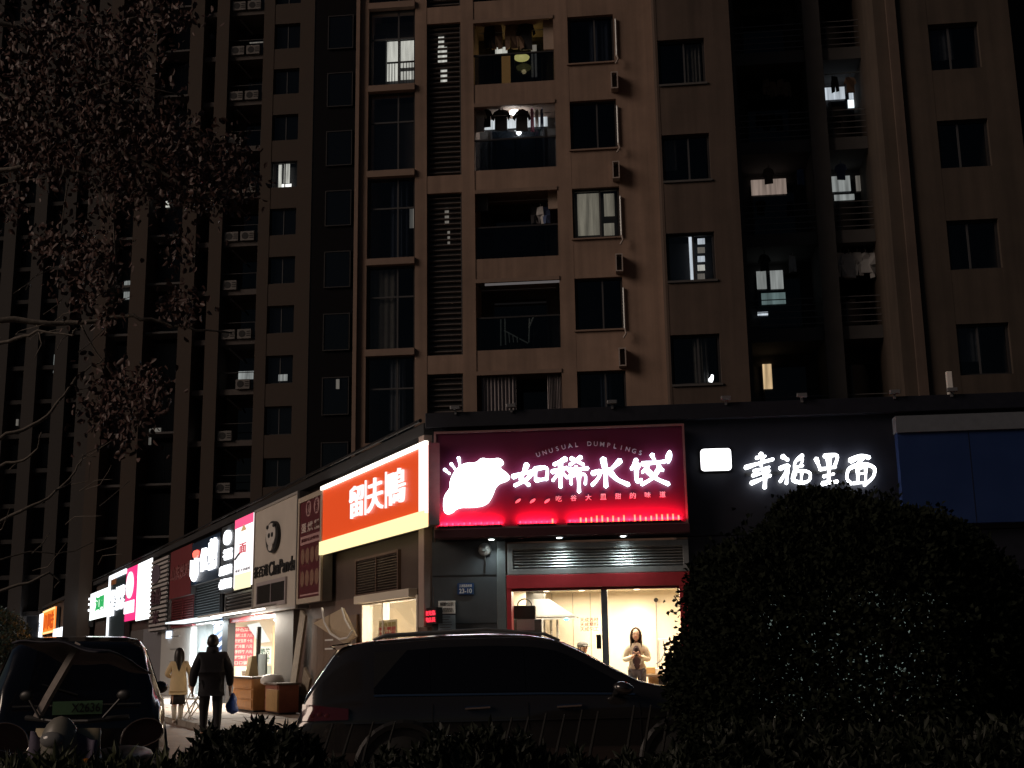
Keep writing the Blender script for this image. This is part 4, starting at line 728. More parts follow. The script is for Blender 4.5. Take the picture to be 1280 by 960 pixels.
for k, r_ in ((3, (679, 692, 24, 62)), (1, (685, 699, 236, 261))): s = A.rect(*r_, YT+.3); tw.part('side_board', bx(s[0], s[1]+.05, YT+.28, YT+.34, s[2], s[3]), bxm, bays[k])
s = A.rect(597, 610, 245, 264, YT+.3); tw.part('side_board', bx(s[0], s[1], YT+.28, YT+.34, s[2], s[3]), greycon, bays[1])
lit(tw, bays[3], A, 627, 638, 70, 104, YT+1.3, orange_lit); lit(tw, bays[3], A, 619, 634, 59, 68, YT+1.31, litw); lit(tw, bays[3], A, 664, 671, 56, 96, YT+1.31, litdim); lit(tw, bays[3], A, 592, 596, 55, 85, YT+1.3, litwarm)
lit(tw, bays[2], A, 598, 684, 130, 160, YT+1.27, lit_curtain('lit_balcony_wall', (.75, .82, .86), .75)); lit(tw, bays[0], A, 606, 700, 352, 355, YT+.2, glow('faint_edge', (.4, .36, .36), .25))  # glowing sheets put in for the lamplit back wall and a faint edge
bl_ = T(A, (hx(643, 131, YT+.7), YT+.7, hz(643, 131, YT+.7)), 'balcony_light', 'white ceiling lamp lighting the balcony with hanging washing', 'lamp'); zc_ = zB+FH*2+hB-.03
bl_.part('globe', MB().lathe([(.16, zc_), (.15, zc_-.06), (.06, zc_-.09)], (bl_.b.x, YT+.7, 0)), glow('balcony_lamp', (.95, 1, 1), 9), smooth=True); lamp(bl_, 'POINT', (bl_.b.x, YT+.7, zc_-.14), 24, (.9, .97, 1), .08)
yl_ = T(A, (hx(652, 71, YT+1.0), YT+1.0, hz(652, 71, YT+1)), 'hanging_lamp', 'yellow shaded lamp glowing in the upper balcony', 'lamp'); zz = yl_.b.z; yl_.part('shade', MB().lathe([(.05, zz+.12), (.26, zz-.02), (.24, zz-.06), (.05, zz-.02)], (yl_.b.x, YT+1, 0)), glow('yellow_shade', (1, .85, .25), 2.2), smooth=True); yl_.part('cord', MB().tube([(yl_.b.x, YT+1, zz+.1), (yl_.b.x, YT+1, zB+FH*3+hB)], .01), black)
lamp(yl_, 'POINT', (yl_.b.x, YT+.95, zz-.15), 5, (1, .75, .35), .08)
# white stepladder and curtains
ld = T(A, (hx(640, 432, YT+.6), YT+.6, zB), 'step_ladder', 'pale step ladder standing on the dark balcony', 'ladder'); lm = mat('ladder_faint_glow', (.5, .5, .42), .5, emit=(.5, .5, .38), es=.12)  # ladder paint given a faint glow of its own
LP = lambda px, py: (hx(px, py, YT+.6), YT+.6, hz(px, py, YT+.6))
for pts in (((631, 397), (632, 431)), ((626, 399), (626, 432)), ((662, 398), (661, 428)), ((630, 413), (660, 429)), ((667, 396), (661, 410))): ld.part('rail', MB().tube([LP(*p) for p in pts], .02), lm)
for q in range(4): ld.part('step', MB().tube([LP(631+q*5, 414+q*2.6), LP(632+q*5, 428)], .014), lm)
cur = mat('grey_curtain', (.34, .31, .32), .8, var=.15)
for i, (a, b) in enumerate(((602, 645), (684, 703))):
    x0_, x1_ = hx(a, 480, YT+.2), hx(b, 480, YT+.2); mb = MB(); n_ = 40; zt, zb_ = zB-FH+hB-.15, zB-FH
    mb.grid([[(x0_+(x1_-x0_)*j/n_, YT+.2+.05*math.sin(j*1.5+i)+dy, z_) for j in range(n_+1)] for z_, dy in ((zt, 0), ((zt+zb_)/2, .02), (zb_, .0))]); single(A, (x0_, YT+.2, zb_), 'curtain', mb, cur, ['wide grey curtain gathered in the lowest balcony opening', 'narrow pale pleated curtain at the right of the lowest balcony opening'][i], 'curtain', smooth=True)
# windows right of the balconies
zN = hz(744, 412, YT); hN = hz(744, 347, YT)-zN
for k in floors:
    z = zN+FH*k; tw.part('spandrel', bx(X['n0'], X['n1'], YT+.005, YT+.4, z+hN-FH, z), tan); tw.part('sill', bx(X['n0']-.05, X['n1']+.02, YT-.06, YT+.1, z-.05, z+.0), brown_trim)
    f = window(tw, X['n0'], X['n1'], z, z+hN, YT+.15, (.58,), lit=(k == 1) or None, curt=(k != 1))
    if k == 1: lit(tw, f, A, 722, 750, 242, 294, YT+.6, lit_curtain('lit_dim_warm', (.5, .46, .36), .30)); lit(tw, f, A, 755, 768, 242, 270, YT+.6, MATS['lit_dim_warm']); lit(tw, f, A, 755, 768, 279, 294, YT+.6, MATS['lit_dim_warm'])
for i, (q, r_) in enumerate(((768, 100), (770, 212), (774, 328), (778, 446))):
    p = A.hit(q, r_, YT-.3); t = T(A, (p[0], YT, p[1]-.3), 'bracket_frame', ['topmost', 'second', 'third', 'lowest'][i]+' of the pale pipe brackets beside the brown tower windows', 'bracket', 'brackets beside the tower windows'); t.part('frame', MB().frame(p[0]-.11, p[0]+.11, YT-.32, YT-.002, p[1]-.28, p[1]+.28, .035), mat('bracket_white', (.42, .36, .33), .6)); t.part('hook', MB().tube([(p[0]+.1, YT-.2, p[1]+.9), (p[0]+.14, YT-.2, p[1]+.75), (p[0]+.05, YT-.2, p[1]+.6)], .03), MATS['bracket_white']); t.part('pipe', MB().tube([(p[0]+.1, YT-.05, p[1]+.9), (p[0]+.1, YT-.05, p[1]+2.2)], .035), alu)
# protruding block on the right
RX = {k: hx(v, 260, YR) for k, v in dict(e0=828.5, w0=830.5, w1=891, e1=925).items()}; zR = hz(868, 480, YR); hR = hz(864, 293, YR)-hz(864, 353, YR)
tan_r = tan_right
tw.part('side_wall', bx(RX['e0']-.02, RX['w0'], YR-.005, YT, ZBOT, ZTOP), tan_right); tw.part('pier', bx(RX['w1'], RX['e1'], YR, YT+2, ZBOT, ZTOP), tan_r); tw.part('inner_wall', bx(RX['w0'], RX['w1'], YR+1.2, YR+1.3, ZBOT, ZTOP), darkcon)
for k in range(-2, 6):
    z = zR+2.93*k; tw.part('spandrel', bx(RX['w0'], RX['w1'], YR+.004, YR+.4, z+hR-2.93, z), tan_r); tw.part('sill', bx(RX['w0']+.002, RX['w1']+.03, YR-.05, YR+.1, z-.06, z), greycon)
    f = window(tw, RX['w0'], RX['w1'], z, z+hR, YR+.15, (.56,), lit=(k == 1) or None, curt=(k != 1))
    if k == 1: lit(tw, f, A, 862, 866, 296, 352, YR+.6, litcool); [lit(tw, f, A, 872, 881, 298+j*11, 305+j*11, YR+.6, [litcool, litdim, litcool, litw, litdim][j]) for j in range(5)]
    if k == 0: tw.part('lamp_reflection', MB().prism(emb([(-4, 6), (-5, 1), (-1, -3), (0, -7), (4, -6), (4, 2), (2, 7)], (889, 473, 1.4), A, YR+.17), YR+.165, YR+.185), glow('lamp_and_glint_light', (.95, .97, 1), 2.5), f)  # glowing patch painted on the pane as a lamp's reflection
# recessed balconies between the blocks
CX = {k: hx(v, 260, YC) for k, v in dict(e0=924, c0=930, c1=1019, d0=1041, e1=1112).items()}
zC = hz(1062, 302, YC)
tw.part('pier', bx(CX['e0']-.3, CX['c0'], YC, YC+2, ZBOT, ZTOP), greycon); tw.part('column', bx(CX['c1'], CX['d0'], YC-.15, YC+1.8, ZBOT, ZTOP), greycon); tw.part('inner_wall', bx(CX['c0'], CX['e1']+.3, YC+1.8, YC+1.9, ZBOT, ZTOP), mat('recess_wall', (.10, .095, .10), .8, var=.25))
rbays = {}
for k in range(-2, 6):
    z = zC+FH*k; zt = hz(1062, 287, YC)-hz(1062, 302, YC)
    for j, (a, b) in enumerate((('c0', 'c1'), ('d0', 'e1'))):
        bc = tw.part('balcony', bx(CX[a], CX[b]+(.3 if j else 0), YC+.02, YC+1.8, z-.02, z+zt), greycon); rbays[k, j] = bc
        for q in range(5): tw.part('rail_bar', bx(CX[a], CX[b], YC+.06, YC+.085, z+zt+.12+q*.19, z+zt+.145+q*.19), mat('rail_grey', (.16, .15, .155), .5), bc)
        d0 = CX[a]+.4; d1 = CX[b]-.3; tw.part('door_frame', MB().frame(d0, d1, YC+1.7, YC+1.79, z+zt, z+zt+2.2, .06), fdark, bc); tw.part('door_glass', bx(d0+.06, d1-.06, YC+1.73, YC+1.75, z+zt+.06, z+zt+2.14), wglass, bc)
cooldim = lit_curtain('lit_cool_dim', (.6, .64, .62), .42)
for key, r_, m in (((1, 1), (1030, 1056, 109, 124), litcool), ((1, 1), (1061, 1076, 107, 123), litcool), ((1, 1), (1060, 1084, 124, 134), glow('lit_bright', (.85, .95, 1), 1.3)), ((0, 1), (1039, 1063, 220, 239), cooldim), ((0, 1), (1070, 1094, 219, 238), litdim), ((0, 1), (1043, 1068, 243, 250), cooldim), ((0, 0), (939, 983, 224, 243), lit_curtain('lit_pinkish', (.65, .50, .42), .38)), ((-1, 0), (946, 958, 339, 361), cooldim), ((-1, 0), (963, 979, 338, 361), cooldim), ((-1, 0), (952, 982, 366, 380), lit_curtain('lit_teal_dim', (.35, .5, .5), .3)), ((-1, 0), (947, 960, 390, 394), litcool), ((-2, 0), (954, 965, 455, 486), litwarm)):
    lit(tw, rbays[key], A, *r_, YC+1.65, m)
s = A.rect(1025, 1106, 84, 86, YC); tw.part('drying_rod', MB().tube([(s[0], YC+.3, s[2]), (s[1], YC+.3, s[3])], .015), alu, rbays[1, 1])
# right wing
QX = {k: hx(v, 260, YR) for k, v in dict(e0=1112, p0=1128, p1=1140, w0=1181, w1=1246, e1=1288).items()}; zQ = hz(1228, 404, YR)-hz(1215, 339, YR)+hz(1215, 277, YR); zQ = hz(1228, 404, YR); hQ = hz(1215, 277, YR)-hz(1215, 339, YR)
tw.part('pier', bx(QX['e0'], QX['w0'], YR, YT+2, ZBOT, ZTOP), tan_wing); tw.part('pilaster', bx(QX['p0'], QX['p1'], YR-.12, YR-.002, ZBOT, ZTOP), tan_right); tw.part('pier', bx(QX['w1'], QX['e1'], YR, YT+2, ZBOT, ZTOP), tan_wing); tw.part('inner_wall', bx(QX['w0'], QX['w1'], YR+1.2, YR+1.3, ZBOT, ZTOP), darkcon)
for k in range(-2, 6):
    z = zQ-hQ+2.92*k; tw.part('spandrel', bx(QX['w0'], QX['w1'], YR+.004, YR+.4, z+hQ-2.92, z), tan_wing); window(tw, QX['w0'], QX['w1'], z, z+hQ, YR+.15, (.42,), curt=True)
tw.part('right_wing', bx(QX['e1'], QX['e1']+12, YT+1, YT+1.4, ZBOT, ZTOP), darkcon)
# dark link set back at the left of the tower
gx0_, gx1_ = hx(390, 300, 30), hx(450, 300, 30); tw.part('rear_wing', bx(gx0_, gx1_+12, 30, 30.5, 0, 48), mat('near_black_cladding', (.007, .007, .009), .8, var=.3, spec=.08))
for k in range(14):
    z = 3+FH*k; f = window(tw, gx0_+.6, gx1_-.4, z, z+1.7, 29.9, (), fw=.04)
    if k == 3: lit(tw, f, A, 420, 424, 474, 486, 29.88, litdim)
# washing on the balconies
def garment(px, py, wm, hm, y, m, label, sleeves=True, grp='washing hung on the tower balconies', name='hanging_garment'):
    x, z = A.hit(px, py, y); a = wm/2; o = []
    pl_ = [(-.15, 0), (-.9, -.10), (-1.25, -.42), (-.95, -.50), (-.78, -.30), (-.80, -1), (.80, -1.02), (.78, -.30), (.95, -.52), (1.25, -.40), (.9, -.09), (.15, 0), (0, -.06)] if sleeves else [(-.6, 0), (-.75, -.5), (-.7, -1), (-.1, -.97), (0, -.55), (.12, -1), (.72, -.98), (.7, -.45), (.58, 0)]
    mb = MB().prism([(x+q[0]*a, z+q[1]*hm) for q in pl_], y-.03, y+.03)
    mb.v = [(v[0], v[1]+.05*math.sin(v[0]*17+v[2]*5), v[2]) for v in mb.v]; mb.tube([(x, y, z), (x+.02, y, z+.09), (x-.01, y, z+.12)], .008, 5)
    return single(A, (x, y, z), name, mb, m, label, 'clothing', grp)
cl = dict(dk=mat('cloth_dark', (.02, .02, .024), .9), wh=mat('cloth_white', (.6, .6, .6), .9, var=.1), pk=mat('cloth_pink', (.5, .2, .33), .9), bl=mat('cloth_blue', (.08, .12, .25), .9), br=mat('cloth_brown', (.2, .13, .09), .9, var=.2))
L2 = 'garment on the rod of the balcony lit by the white lamp'
for i, (q, c, wm, hm, sl2) in enumerate(((600, 'wh', .36, .75, 1), (608.5, 'dk', .30, .6, 1), (626, 'dk', .50, .72, 1), (652, 'dk', .46, .75, 1), (665, 'pk', .15, .75, 0), (671, 'wh', .14, .6, 0), (677, 'bl', .14, .65, 0))):
    garment(q, 137, wm, hm, YT+.5, cl[c], ['leftmost white ', 'small black ', 'wide black ', 'broad dark ', 'pink narrow ', 'thin white ', 'blue narrow '][i]+L2, sl2)
for i, (q, c, sl2) in enumerate(((612, 'dk', 0), (621, 'br', 0), (638, 'br', 0), (648, 'br', 0), (657, 'dk', 1))): garment(q, 28, .5, .95, YT+.5, cl[c], ['leftmost long dark', 'first brown', 'second brown', 'third brown', 'rightmost dark'][i]+' garment on the upper balcony above the yellow lamp', sl2)
for i, (q, c) in enumerate(((668, 'dk'), (675, 'wh'), (683, 'bl'))): garment(q, 259, .32, .55, YT+.5, cl[c], ['dark', 'white', 'blue'][i]+' small garment in the dark balcony below the lit washing', 0)
for i in range(7): garment(1050+i*10.5, 316, .42, .62+.2*random.random(), YC+.4, cl['wh'], ['first', 'second', 'third', 'fourth', 'fifth', 'sixth', 'seventh'][i]+' pale garment from the left drying on the dark right hand balcony', i % 2)
for i in range(4): garment(957+i*9, 100+(i % 2)*3, .3, .5, YC+.5, cl['br'], ['first', 'second', 'third', 'fourth'][i]+' brown garment from the left drying high in the dark tower recess', 0)

for i, (q_, r_, k2) in enumerate(((1043, 96, 1), (1062, 96, 1), (1085, 98, 1), (1050, 205, 0), (1100, 206, 0), (955, 318, -1), (990, 320, -1), (960, 210, 0), (1000, 212, 0))):
    garment(q_, r_, .3, .5, YC+.35, cl[['dk', 'br', 'wh', 'bl', 'br', 'dk', 'wh', 'br', 'bl'][i]], ['dark', 'brown', 'white', 'blue', 'brown', 'dark', 'white', 'brown', 'blue'][i]+' garment on the '+['upper right', 'upper right', 'upper right', 'middle right', 'middle right', 'lower left', 'lower left', 'middle left', 'middle left'][i]+' balcony of the tower recess', i % 2)
# far tower on the left
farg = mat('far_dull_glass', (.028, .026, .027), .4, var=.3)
ft = T(A, (-20, YF, 0), 'apartment_tower', 'farther brown apartment tower at left with narrow balconies', 'building')
FX = {k: hx(v, 100, YF) for k, v in dict(p0=374, p1=392, w0=341.5, q0=328, b0=286, r0=270.5, n0=254.5, s0=237.5, c0=196, t0=178, d0=150, u0=135).items()}
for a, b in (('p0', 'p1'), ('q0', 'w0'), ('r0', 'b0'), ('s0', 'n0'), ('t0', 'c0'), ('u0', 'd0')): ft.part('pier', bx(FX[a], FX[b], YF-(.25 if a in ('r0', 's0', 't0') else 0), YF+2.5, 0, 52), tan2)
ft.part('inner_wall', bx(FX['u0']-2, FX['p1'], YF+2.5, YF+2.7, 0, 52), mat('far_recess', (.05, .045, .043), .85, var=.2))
zF = hz(355, 572, YF); hF = 1.62; acm = mat('ac_casing', (.17, .16, .155), .6, var=.1)
acn = 0
def acunit(x, y, z, fr, label, grp, s=1.):
    t = T(fr, (x, y, z), 'air_conditioner', label, 'air conditioner', grp); t.part('casing', bx(x-.4*s, x+.4*s, y, y+.3, z, z+.55*s), acm); t.part('fan_guard', MB().lathe([(.2*s, -.012), (.2*s, 0)], (x-.12*s, y, z+.28*s), 'Y', 14), black)
    for q in range(3): t.part('grille_bar', bx(x+.14*s, x+.36*s, y-.015, y, z+(.14+.12*q)*s, z+(.19+.12*q)*s), black)
for k in range(-3, 14):
    z = zF-hF+2.92*k                                  # window tops are at zF
    ft.part('spandrel', bx(FX['w0'], FX['p0'], YF+.02, YF+.5, z+hF-2.92, z), tan2); f = window(ft, FX['w0'], FX['p0'], z, z+hF, YF+.2, (.5,), fw=.07, lit=(k == 6) or None)
    if k == 6: lit(ft, f, A, 348, 352, 206, 238, YF+.6, litw); lit(ft, f, A, 355, 362, 204, 229, YF+.6, litw); lit(ft, f, A, 352, 364, 230, 240, YF+.6, glow('lit_lamp_white', (.95, .95, .9), 1.5))
    if k == 2: lit(ft, f, A, 348, 359, 468, 476, YF+.19, cooldim)
    bc = ft.part('balcony', bx(FX['b0'], FX['q0'], YF+.05, YF+1.6, z-.55, z-.25), mat('pale_slab', (.10, .085, .08), .8, var=.2)); ft.part('back_wall', bx(FX['b0'], FX['q0'], YF+1.6, YF+1.75, z-.25, z+2.37), cwall, bc); ft.part('railing', MB().frame(FX['b0'], FX['q0'], YF+.06, YF+.1, z-.25, z+.75, .04), fdark, bc)
    ft.part('door_glass', bx(FX['b0']+.7, FX['q0']-.2, YF+1.55, YF+1.59, z-.2, z+1.9), wglass, bc); ft.part('strut', MB().tube([(FX['b0']+.5, YF+.2, z+2.2), (FX['b0']+1.0, YF+1.2, z+1.7)], .05, 6), mat('strut_grey', (.2, .18, .18), .5), bc)
    if k == 2: lit(ft, bc, A, 298, 318, 464, 474, YF+1.5, cooldim); lit(ft, bc, A, 300, 306, 477, 484, YF+1.5, cooldim)
    if k in (9, 10, 12): ft.part('lit_edge', bx(FX['b0']+.7, FX['q0']-.1, YF+1.5, YF+1.54, z+1.3, z+1.36), litdim, bc)
    for si, xx in enumerate((FX['b0']+.5, FX['b0']+1.45)):
        if random.random() < .72 and -3 < k < 11: acunit(xx, YF-.1, z-.25, A, ['left', 'right'][si]+' air conditioner on the '+['lowest', 'second', 'third', 'fourth', 'fifth', 'sixth', 'seventh', 'eighth', 'ninth', 'tenth', 'eleventh', 'twelfth', 'thirteenth'][k+2]+' visible balcony of the far left tower', 'air conditioners on the far left tower')
    ft.part('slab', bx(FX['n0'], FX['r0'], YF+.1, YF+1.5, z-.5, z-.2), MATS['pale_slab']); ft.part('recess_wall', bx(FX['n0'], FX['r0'], YF+1.5, YF+1.6, z-.2, z+2.4), darkcon)
    ft.part('slab', bx(FX['c0'], FX['s0'], YF+.1, YF+1.5, z+.3, z+.42), greycon); window(ft, FX['c0']+.1, FX['s0']-.1, z+.5, z+2.9, YF+1.2, (.5,), fw=.07, glassm=farg)
    ft.part('slab', bx(FX['d0'], FX['t0'], YF+.3, YF+1.5, z+.3, z+.44), greycon); window(ft, FX['d0']+.1, FX['t0']-.1, z+.5, z+2.9, YF+1.2, (.5,), fw=.07, glassm=farg)
for i, (r_, m) in enumerate((((155, 165, 351, 374), cooldim), ((207, 214, 251, 259), litw), ((190, 201, 535, 541), litdim), ((186, 189, 536, 556), litdim), ((250, 259, 308, 311), litdim))): lit(ft, None, A, *r_, YF+1.15, m)
ft.part('small_lamp', MB().ell((hx(256, 544, YF+.1), YF+.1, hz(256, 544, YF+.1)), (.14, .05, .2)), MATS['lamp_and_glint_light'])
# farthest tower
dt = T(A, (-60, 74, 0), 'apartment_tower', 'dimmest farthest tower behind the bare branches at left edge', 'building'); y3 = 74.
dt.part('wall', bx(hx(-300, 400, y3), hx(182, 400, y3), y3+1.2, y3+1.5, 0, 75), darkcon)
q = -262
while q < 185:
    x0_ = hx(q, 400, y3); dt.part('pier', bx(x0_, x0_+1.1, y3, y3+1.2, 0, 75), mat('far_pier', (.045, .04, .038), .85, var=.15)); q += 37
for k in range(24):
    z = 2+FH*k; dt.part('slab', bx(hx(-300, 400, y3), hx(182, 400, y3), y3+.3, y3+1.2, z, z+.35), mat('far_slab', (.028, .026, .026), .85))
    if 3 < k < 22:
        q = -40
        while q < 160: x0_ = hx(q, 400, y3); window(dt, x0_+1.4, x0_+3.5, z+.6, z+2.5, y3+1.1, (.5,), fw=.08, glassm=farg); q += 37
for i, (r_, m) in enumerate((((67, 78, 443, 466), cooldim), ((20, 23, 524, 532), litdim))): lit(dt, None, A, *r_, y3+.9, m)

# ------------------------------------------------------------------ vehicles
def interp(x, tab): return float(np.interp(x, [p[0] for p in tab], [p[1] for p in tab]))
def car(pos, rz, label, paint, top, belt, L, HW, glassm, cabw=.80, group=None, wheel_x=(-1.36, 1.40), zb=.24):
    # local: x forward, y left, z up; loft of cross sections along x
    fr = Frame((pos[0], pos[1], 0), rz); t = T(fr, (0, 0, 0), 'parked_car', label, 'car')
    xs = sorted(set([round(v, 3) for v in np.linspace(-L/2, L/2, 57)]))
    def hw(x): u = abs(x)/(L/2); return HW*(1-.13*max(0, u-.72)**1.5/.15-.0)
    def section(x):
        zt = interp(x, top); zb_ = interp(x, belt); zb_ = min(zb_, zt-.02); w_ = hw(x); u = abs(x)/(L/2); z0 = zb+.20*max(0, u-.86)/.14
        k = max(0, min(1, (zt-zb_)/.5)); wt = w_*(.93-.20*k) ; P = [(0, z0), (w_*.80, z0), (w_*.97, z0+.10), (w_, .55), (w_*.985, .72), (w_*.992, .80), (w_*.965, zb_-.03), (w_*.935, zb_)]
        P += [(w_*.935+(wt-w_*.935)*s, zb_+(zt-.09*k-zb_)*s) for s in (.25, .5, .75, 1)]
        P += [(wt-.06, zt-.035*k), (wt*.72, zt-.008*k), (0, zt)]
        return P
    rows = []
    for x in xs:
        S = section(x); rows.append([(x, y, z) for y, z in S]+[(x, -y, z) for y, z in S[-2:0:-1]])
    mb = MB(); n = len(rows[0])
    mb.add([p for r in rows for p in r], [(i*n+j, i*n+(j+1) % n, (i+1)*n+(j+1) % n, (i+1)*n+j) for i in range(len(rows)-1) for j in range(n)]+[tuple(range(n)), tuple((len(rows)-1)*n+j for j in range(n))][::1])
    body = t.part('body', mb, paint, smooth=True); body.data.polygons.foreach_set('use_smooth', [len(p.vertices) == 4 for p in body.data.polygons])
    def yside(x, z):
        S = section(x)[1:]; return float(np.interp(z, [p[1] for p in S[:-2]], [p[0] for p in S[:-2]]))
    def patch(x0, x1, zlo, zhi, off, nn=10, mm=4, s=1):
        G = []
        for i in range(nn+1):
            x = x0+(x1-x0)*i/nn; a, b = zlo(x), max(zlo(x)+.004, zhi(x)); G.append([(x, s*(yside(x, a+(b-a)*j/mm)+off), a+(b-a)*j/mm) for j in range(mm+1)])
        return MB().grid(G)
    def solid(o, th=.006): d = o.modifiers.new('solid', 'SOLIDIFY'); d.thickness = th; d.offset = 0; e = o.modifiers.new('edge', 'EDGE_SPLIT'); e.split_angle = R(40); return o
    def topstrip(x0, x1, wf, off, nn=10):
        G = []
        for i in range(nn+1):
            x = x0+(x1-x0)*i/nn; zt = interp(x, top); S = section(x); wt = S[-2][0]; dz = (interp(x+.02, top)-interp(x-.02, top))/.04; nrm = Vector((-dz, 0, 1)).normalized()
            G.append([(x+nrm.x*off, wt*wf*j/4, float(np.interp(abs(wt*wf*j/4), [0, S[-2][0], S[-3][0], S[-4][0]], [zt, S[-2][1], S[-3][1], S[-4][1]]))+nrm.z*off) for j in range(-4, 5)])
        return MB().grid(G)
    return t, fr, section, yside, patch, solid, topstrip
def wheel(t, x, y, s, r=.345):
    o = t.part('wheel', MB().lathe([(r*.62, -.11), (r*.97, -.10), (r, -.06), (r, .06), (r*.97, .10), (r*.62, .11)], (x, y, r), 'Y', 28), rubber, smooth=True)
    t.part('rim', MB().lathe([(r*.63, -.09), (r*.60, .095)], (x, y, r), 'Y', 24), mat('rim_alloy', (.22, .22, .23), .3, .9), o)
    for k in range(5):
        a = 2*math.pi*k/5; t.part('spoke', MB().tube([(x+.05*math.cos(a), y+s*.115, r+.05*math.sin(a)), (x+r*.6*math.cos(a), y+s*.108, r+r*.6*math.sin(a))], .03, 6), MATS['rim_alloy'], o)
greyp = mat('grey_metallic_paint', (.066, .061, .061), .17, .65, coat=1.); carglass = mat('car_glass', (.006, .006, .008), .05, spec=.6); chrome = mat('chrome', (.6, .6, .62), .15, 1.)
blackp = mat('black_car_paint', (.006, .006, .009), .2, coat=1., spec=.5); tailm = mat('tail_lamp_red', (.075, .005, .008), .12, spec=.7, coat=1.); trimb = mat('black_trim', (.010, .010, .011), .55)
# grey estate SUV
topA = [(-2.36, .80), (-2.33, .98), (-2.27, 1.08), (-1.98, 1.50), (-1.90, 1.545), (-1.64, 1.59), (-.98, 1.635), (-.47, 1.645), (-.07, 1.63), (.21, 1.585), (.45, 1.475), (.72, 1.32), (1.03, 1.155), (1.24, 1.105), (1.57, 1.065), (2.0, 1.0), (2.25, .88), (2.36, .68)]
beltA = [(-2.36, .78), (-2.2, .98), (-1.6, 1.05), (0, 1.04), (.9, 1.02), (1.3, .99), (2.2, .84), (2.36, .64)]
CARY = 13.1; cc = at(640, 815, CARY); carpos = (.12, CARY+.3)
t, fr, sec, yside, patch, solid, topstrip = car(carpos, R(7), 'dark grey SUV parked in front of the dumpling shop', greyp, topA, beltA, 4.72, .93, carglass)
tp = lambda x: interp(x, topA); zlo = lambda x: max(interp(x, beltA)+.03, 0); zhi = lambda x: tp(x)-.13
for s in (-1, 1):
    solid(t.part('pillar_trim', patch(-1.62, .90, zlo, lambda x: tp(x)-.125, .003, 24, 4, s), trimb, smooth=True), .003)
    for a, b, nm in ((-.132, .86, 'front_side_window'), (-1.068, -.138, 'rear_side_window'), (-1.62, -1.074, 'quarter_window')):
        zh = (lambda x: tp(x)-.13) if nm != 'quarter_window' else (lambda x: min(tp(x)-.13, zlo(x)+.05+(x+1.62)*1.1))
        solid(t.part(nm, patch(a, b, zlo, zh, .006, s=s), carglass, smooth=True))
    solid(t.part('window_trim', patch(-1.62, .95, lambda x: zlo(x)-.03, lambda x: zlo(x)-.012, .010, 20, 1, s), chrome))
    for xd in (-.13, -1.06, .98): solid(t.part('door_seam', patch(xd, xd+.010, lambda x: .38, lambda x: zlo(x)-.04, .003, 1, 8, s), trimb), .003)
    for xd in (-.62, .28):
        h = t.part('door_handle', MB().tube([(xd-.12, s*(yside(xd, .93)+.02), .925), (xd, s*(yside(xd, .93)+.035), .93), (xd+.12, s*(yside(xd, .93)+.02), .935)], .016, 6), chrome)
    solid(t.part('sill_trim', patch(-1.0, .98, lambda x: .26, lambda x: .40, .012, 12, 2, s), trimb)); solid(t.part('body_crease', patch(-1.9, 1.9, lambda x: .80, lambda x: .815, .008, 30, 1, s), greyp))
    for wxx in (-1.34, 1.42):
        t.part('wheel_arch', MB().tube([(wxx+.43*math.cos(a), s*(yside(wxx, .6)+.004), .36+.43*math.sin(a)) for a in np.linspace(-.1, math.pi+.1, 17)], .045, 6), trimb); t.part('arch_liner', MB().lathe([(.40, -.02), (.40, .02)], (wxx, s*(yside(wxx, .5)-.005), .36), 'Y', 26), black); wheel(t, wxx, s*(yside(wxx, .5)-.08), s)
    o = t.part('tail_lamp', patch(-2.30, -1.86, lambda x: .83+.02*(x+2.3), lambda x: .985-.10*(x+2.3), .012, 10, 4, s), tailm, smooth=True); solid(o, .02)
    for k in range(3): t.part('lamp_facet', MB().ell((-2.2+.07*k, s*(yside(-2.2+.07*k, .89)+.022), .88+.012*(k % 2)), (.03, .008, .022)), mat('tail_glint', (.12, .02, .025), .2, coat=1.), o)
    mi = t.part('wing_mirror', MB().ell((.80, s*(.93+.10), 1.09), (.105, .11, .062), 16, 10, Matrix.Rotation(R(12), 3, 'Y')), greyp, smooth=True); t.part('mirror_arm', MB().tube([(.75, s*.86, 1.02), (.73, s*.98, 1.05)], .025), trimb, mi)
    t.part('roof_rail', MB().tube([(-1.62, s*.60, tp(-1.62)+.0), (-1.5, s*.61, tp(-1.5)+.035), (-.5, s*.62, tp(-.5)+.035), (.1, s*.60, tp(.1)+.02), (.25, s*.58, tp(.25)-.01)], .016, 6), alu)
    t.part('headlamp', MB().ell((2.12, s*.68, .79), (.17, .14, .07)), mat('lamp_glass', (.4, .4, .42), .1), smooth=True)
solid(t.part('windscreen', topstrip(.30, 1.02, .93, .006), carglass, smooth=True)); solid(t.part('rear_window', topstrip(-2.22, -1.98, .85, .008), carglass, smooth=True))
t.part('rear_spoiler', MB().grid([[(x, y, z) for y in np.linspace(-.60, .60, 9)] for x, z in ((-1.85, tp(-1.85)+.015), (-2.03, 1.545), (-2.06, 1.53), (-2.0, 1.50))]), greyp, smooth=True).modifiers.new('s', 'SOLIDIFY').thickness = .012
t.part('rear_bumper', MB().box(-2.40, -2.25, -.80, .80, .34, .52), trimb, bevel=.04); t.part('number_plate', bx(-2.372, -2.362, -.22, .22, .72, .83), mat('plate_blue', (.03, .07, .25), .4))
s_ = t.part('steering_wheel', MB().lathe([(.18, 0), (.18, .02)], (.35, .35, .98), 'X', 16), black)
ss = t.part('seat_back', MB().box(-.35, -.2, .2, .65, .5, 1.15), black)

